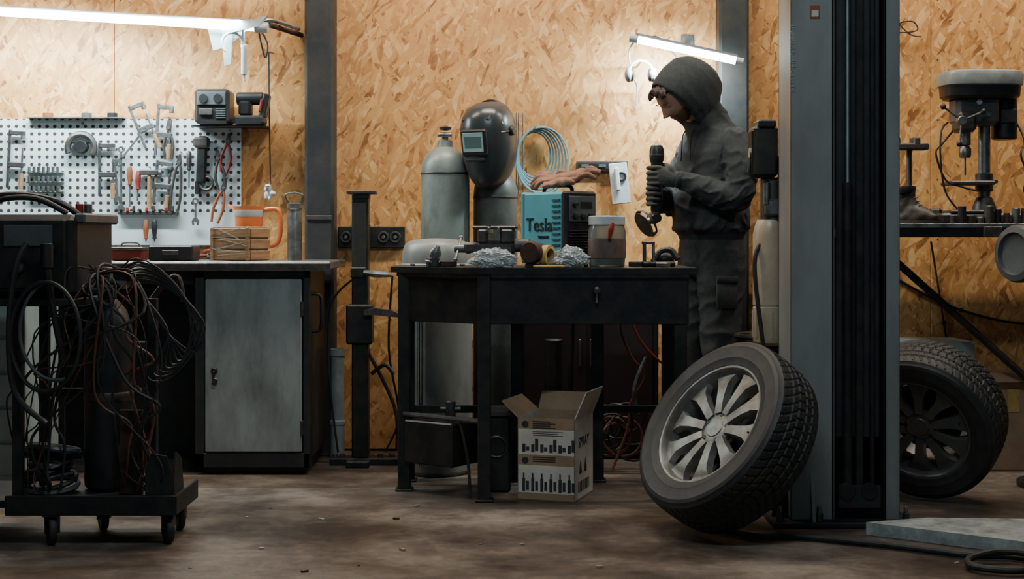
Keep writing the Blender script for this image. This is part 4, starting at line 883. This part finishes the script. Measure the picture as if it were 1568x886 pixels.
for s,fx in((1,0),(-1,.024)):
    g=B('x');X=fx
    g.loft([[V((X+cx+ax*math.cos(t),s*.095+ay*math.sin(t),z)) for t in[2*pi*k/24 for k in range(24)]] for z,cx,ax,ay in((.02,.05,.145,.047),(.045,.048,.143,.049),(.07,.03,.115,.045),(.10,.0,.075,.043),(.15,-.015,.058,.045))],SHOE)
    vs,fs=remeshed(g,.007,3);man.add(vs,fs,SHOE)
    man.loft([[V((X+.05+.15*math.cos(t),s*.095+.051*math.sin(t),z)) for t in[2*pi*k/24 for k in range(24)]] for z in(0,.024)],RUB)
Hm=Matrix(((hd.x,0,hu.x,.166),(0,1,0,0),(hd.z,0,hu.z,1.614),(0,0,0,1)))
def G(x,s):return math.exp(-(x/s)**2)
vs=[];fs=[];nu,nv=72,56
for i in range(nv+1):
    ph=pi*i/nv
    for j in range(nu):
        th=2*pi*j/nu
        x=math.sin(ph)*math.cos(th);y=math.sin(ph)*math.sin(th);z=math.cos(ph)
        X=.096*x;Y_=.076*math.copysign(abs(y)**.92,y);Z=.116*z
        if Z<0:
            k=-Z/.116;Y_*=1-.30*k**1.6
            if X<0:X*=1-.45*k
            else:X+=.012*k*max(0,x)**.5
        if X>0:
            fr=max(0,x);Z2=Z
            nose=G(Y_,.011+.006*max(0,min(1,(.03-Z2)/.05)))*(max(0,min(1,(.034-Z2)/.055)) if Z2>-.021 else max(0,1-(-.021-Z2)/.014))
            X+=fr*(.034*nose+.006*G(Z2-.036,.010)*G(Y_,.05)-.006*G(Z2-.014,.012)*(G(Y_-.031,.016)+G(Y_+.031,.016))+.007*G(Z2+.050,.006)*G(Y_,.022)+.006*G(Z2+.062,.006)*G(Y_,.018)-.005*G(Z2+.0555,.0025)*G(Y_,.022)+.012*G(Z2+.092,.016)*G(Y_,.028)+.004*G(Z2+.015,.018)*(G(Y_-.045,.016)+G(Y_+.045,.016)))
        vs.append(V((X,Y_,Z)))
ms=[]
for i in range(nv):
    for j in range(nu):
        k=(j+1)%nu;f=[i*nu+j,(i+1)*nu+j,(i+1)*nu+k,i*nu+k];fs.append(f)
        c=(vs[f[0]]+vs[f[2]])/2;m_=SKIN
        if c.z>.074-.25*abs(c.y) or (c.x<-.01 and c.z>-.05):m_=HAIR
        elif c.z<-.040-.35*(c.x-.09)-.012*G(c.y,.02) and c.z<-.03 or (-.052<c.z<-.036 and abs(c.y)<.024):
            m_=BEARD
            if abs(c.y)<.018 and -.064<c.z<-.048:m_=LIPS
        elif c.x<.035 and c.z<.0:m_=BEARD
        ms.append(m_)
man.T=PM@Hm;man.add(vs,fs,ms)
for s in(-1,1):
    man.ball((.0755,s*.030,.013),.0112,SKIN,14);man.tube([(.0842,s*.021,.007),(.0872,s*.030,.0055),(.081,s*.040,.007)],.0010,BEARD,6)
    man.tube([(.0985,s*.015,.033),(.0985,s*.030,.037),(.088,s*.045,.033)],[.0015,.0025,.0012],BEARD,6)
    man.ball((.118,s*.009,-.018),(.006,.005,.005),SKIN,10)
    man.ball((-.005,s*.077,-.002),(.016,.006,.030),SKIN,14);man.torus((-.005,s*.080,.004),(0,1,0),.015,.003,SKIN,18,6,sy=1.5)
random.seed(3)
for i in range(60):
    y=random.uniform(-.055,.055);x0=.050+random.uniform(-.012,.012);z0=.094-abs(y)*.45
    k=random.uniform(.6,.95)
    man.tube([(x0,y,z0-.008),(x0+.022*k,y*1.08+random.uniform(-.006,.006),z0+.010),(x0+.038*k,y*1.12+random.uniform(-.010,.010),z0-.002),(x0+.044*k,y*1.15+random.uniform(-.012,.012),z0-.014*k)],[.0075,.0075,.006,.0025],HAIR,6,4)
man.T=PM
man.tube([(-.01,0,1.46),(.05,0,1.52),(.11,0,1.57)],[.062,.058,.055],SKIN,20)
def hand(s,zc,wr,sp):
    g=B('x');R=.036
    def P(phi,z,r=R):
        q=math.radians(phi);return V((.275+r*math.cos(q),s*r*math.sin(q),z))
    wr=V(wr);kn=V((.283,s*.042,zc));d=(kn-wr);rings=[]
    nrm=V((d.y,-d.x,0)).normalized()
    for t,hh,th in((-.15,.030,.026),(.15,.033,.022),(.45,.040,.018),(.8,.043,.016),(1.05,.041,.013),(1.15,.034,.008)):
        p=wr+d*t;rings.append([p+V((0,0,1))*hh*math.sin(q)+nrm*th*math.cos(q) for q in[2*pi*i/20 for i in range(20)]])
    g.loft(rings,GLOVEG)
    for i,(dz,e,rad) in enumerate(((.033,-70,.0094),(.011,-82,.0098),(-.011,-76,.0096),(-.032,-55,.0086))):
        z=zc+dz*1.04;k=wr+d*.95+V((0,0,dz))
        g.tube([k,P(62,z,.040),P(18,z,.0385),P(-28,z,.037),P(e,z-.002,.034)],[rad*1.1,rad*1.08,rad*.96,rad*.98,rad*.82],GLOVEG,12,5)
        g.ball(P(e,z-.002,.034),rad*.84,GLOVEG,10);g.ball(P(62,z,.040),rad*1.14,GLOVEG,10);g.ball(P(8,z,.039),rad*1.05,GLOVEG,10)
    b0=wr+d*.35+V((0,0,.024))
    g.tube([b0,b0+V((.012,-s*.012,.022)),P(150,zc+.046,.036),P(205,zc+.047,.034)],[.015,.013,.0115,.009],GLOVEG,12,5);g.ball(P(205,zc+.047,.034),.0092,GLOVEG,10)
    vs,fs=remeshed(g,.0028,1)
    mm=[]
    for f in fs:
        c=(vs[f[0]]+vs[f[2]])/2;dd=math.hypot(c.x-.275,c.y);mm.append(GLOVED if dd<.034 else GLOVEG)
    man.add(vs,fs,mm)
    man.T=PM;man.lathe([(.034,-.012),(.038,-.006),(.037,.012),(.032,.02)],wr,kn-wr,HOODR,20)
hand(1,1.262,(.208,.088,1.243),0);hand(-1,1.175,(.222,-.080,1.198),0)
man.done(ang=60)
b=B('angle_grinder');b.T=PM@TR(.275,0,0)
b.lathe([(.020,1.10),(.026,1.115),(.026,1.215),(.0245,1.22),(.0245,1.315),(.029,1.325),(.031,1.335),(.031,1.375),(.024,1.392),(.012,1.398)],(0,0,0),(0,0,1),PLAS,24)
b.lathe([(.0315,1.345),(.0325,1.35),(.0315,1.355)],(0,0,0),(0,0,1),DMETAL,24,False,False)
b.box((.012,0,1.085),(.052,.048,.05),DMETAL,(0,.5,0),.010);b.cyl((.02,0,1.08),(.06,0,1.055),.016,METAL)
b.lathe([(.0575,0),(.0575,.003)],(.062,0,1.053),(.85,0,-.53),DMETAL,36)
b.lathe([(.062,-.012),(.064,0),(.050,-.014)],(.055,0,1.057),(.85,0,-.53),BLACK,36,False,False)
b.done()
# ------------------------------------------------------------------ world + camera
w=bpy.data.worlds.new('World');SC.world=w;w.use_nodes=True
bg=w.node_tree.nodes['Background'];bg.inputs[0].default_value=(.42,.62,.72,1);bg.inputs[1].default_value=.30
cam=bpy.data.cameras.new('Camera');co=bpy.data.objects.new('Camera',cam);SC.collection.objects.link(co)
co.location=(0,0,1);co.rotation_euler=(pi/2,0,0);cam.lens=50;cam.sensor_width=36;cam.shift_y=-.051;SC.camera=co
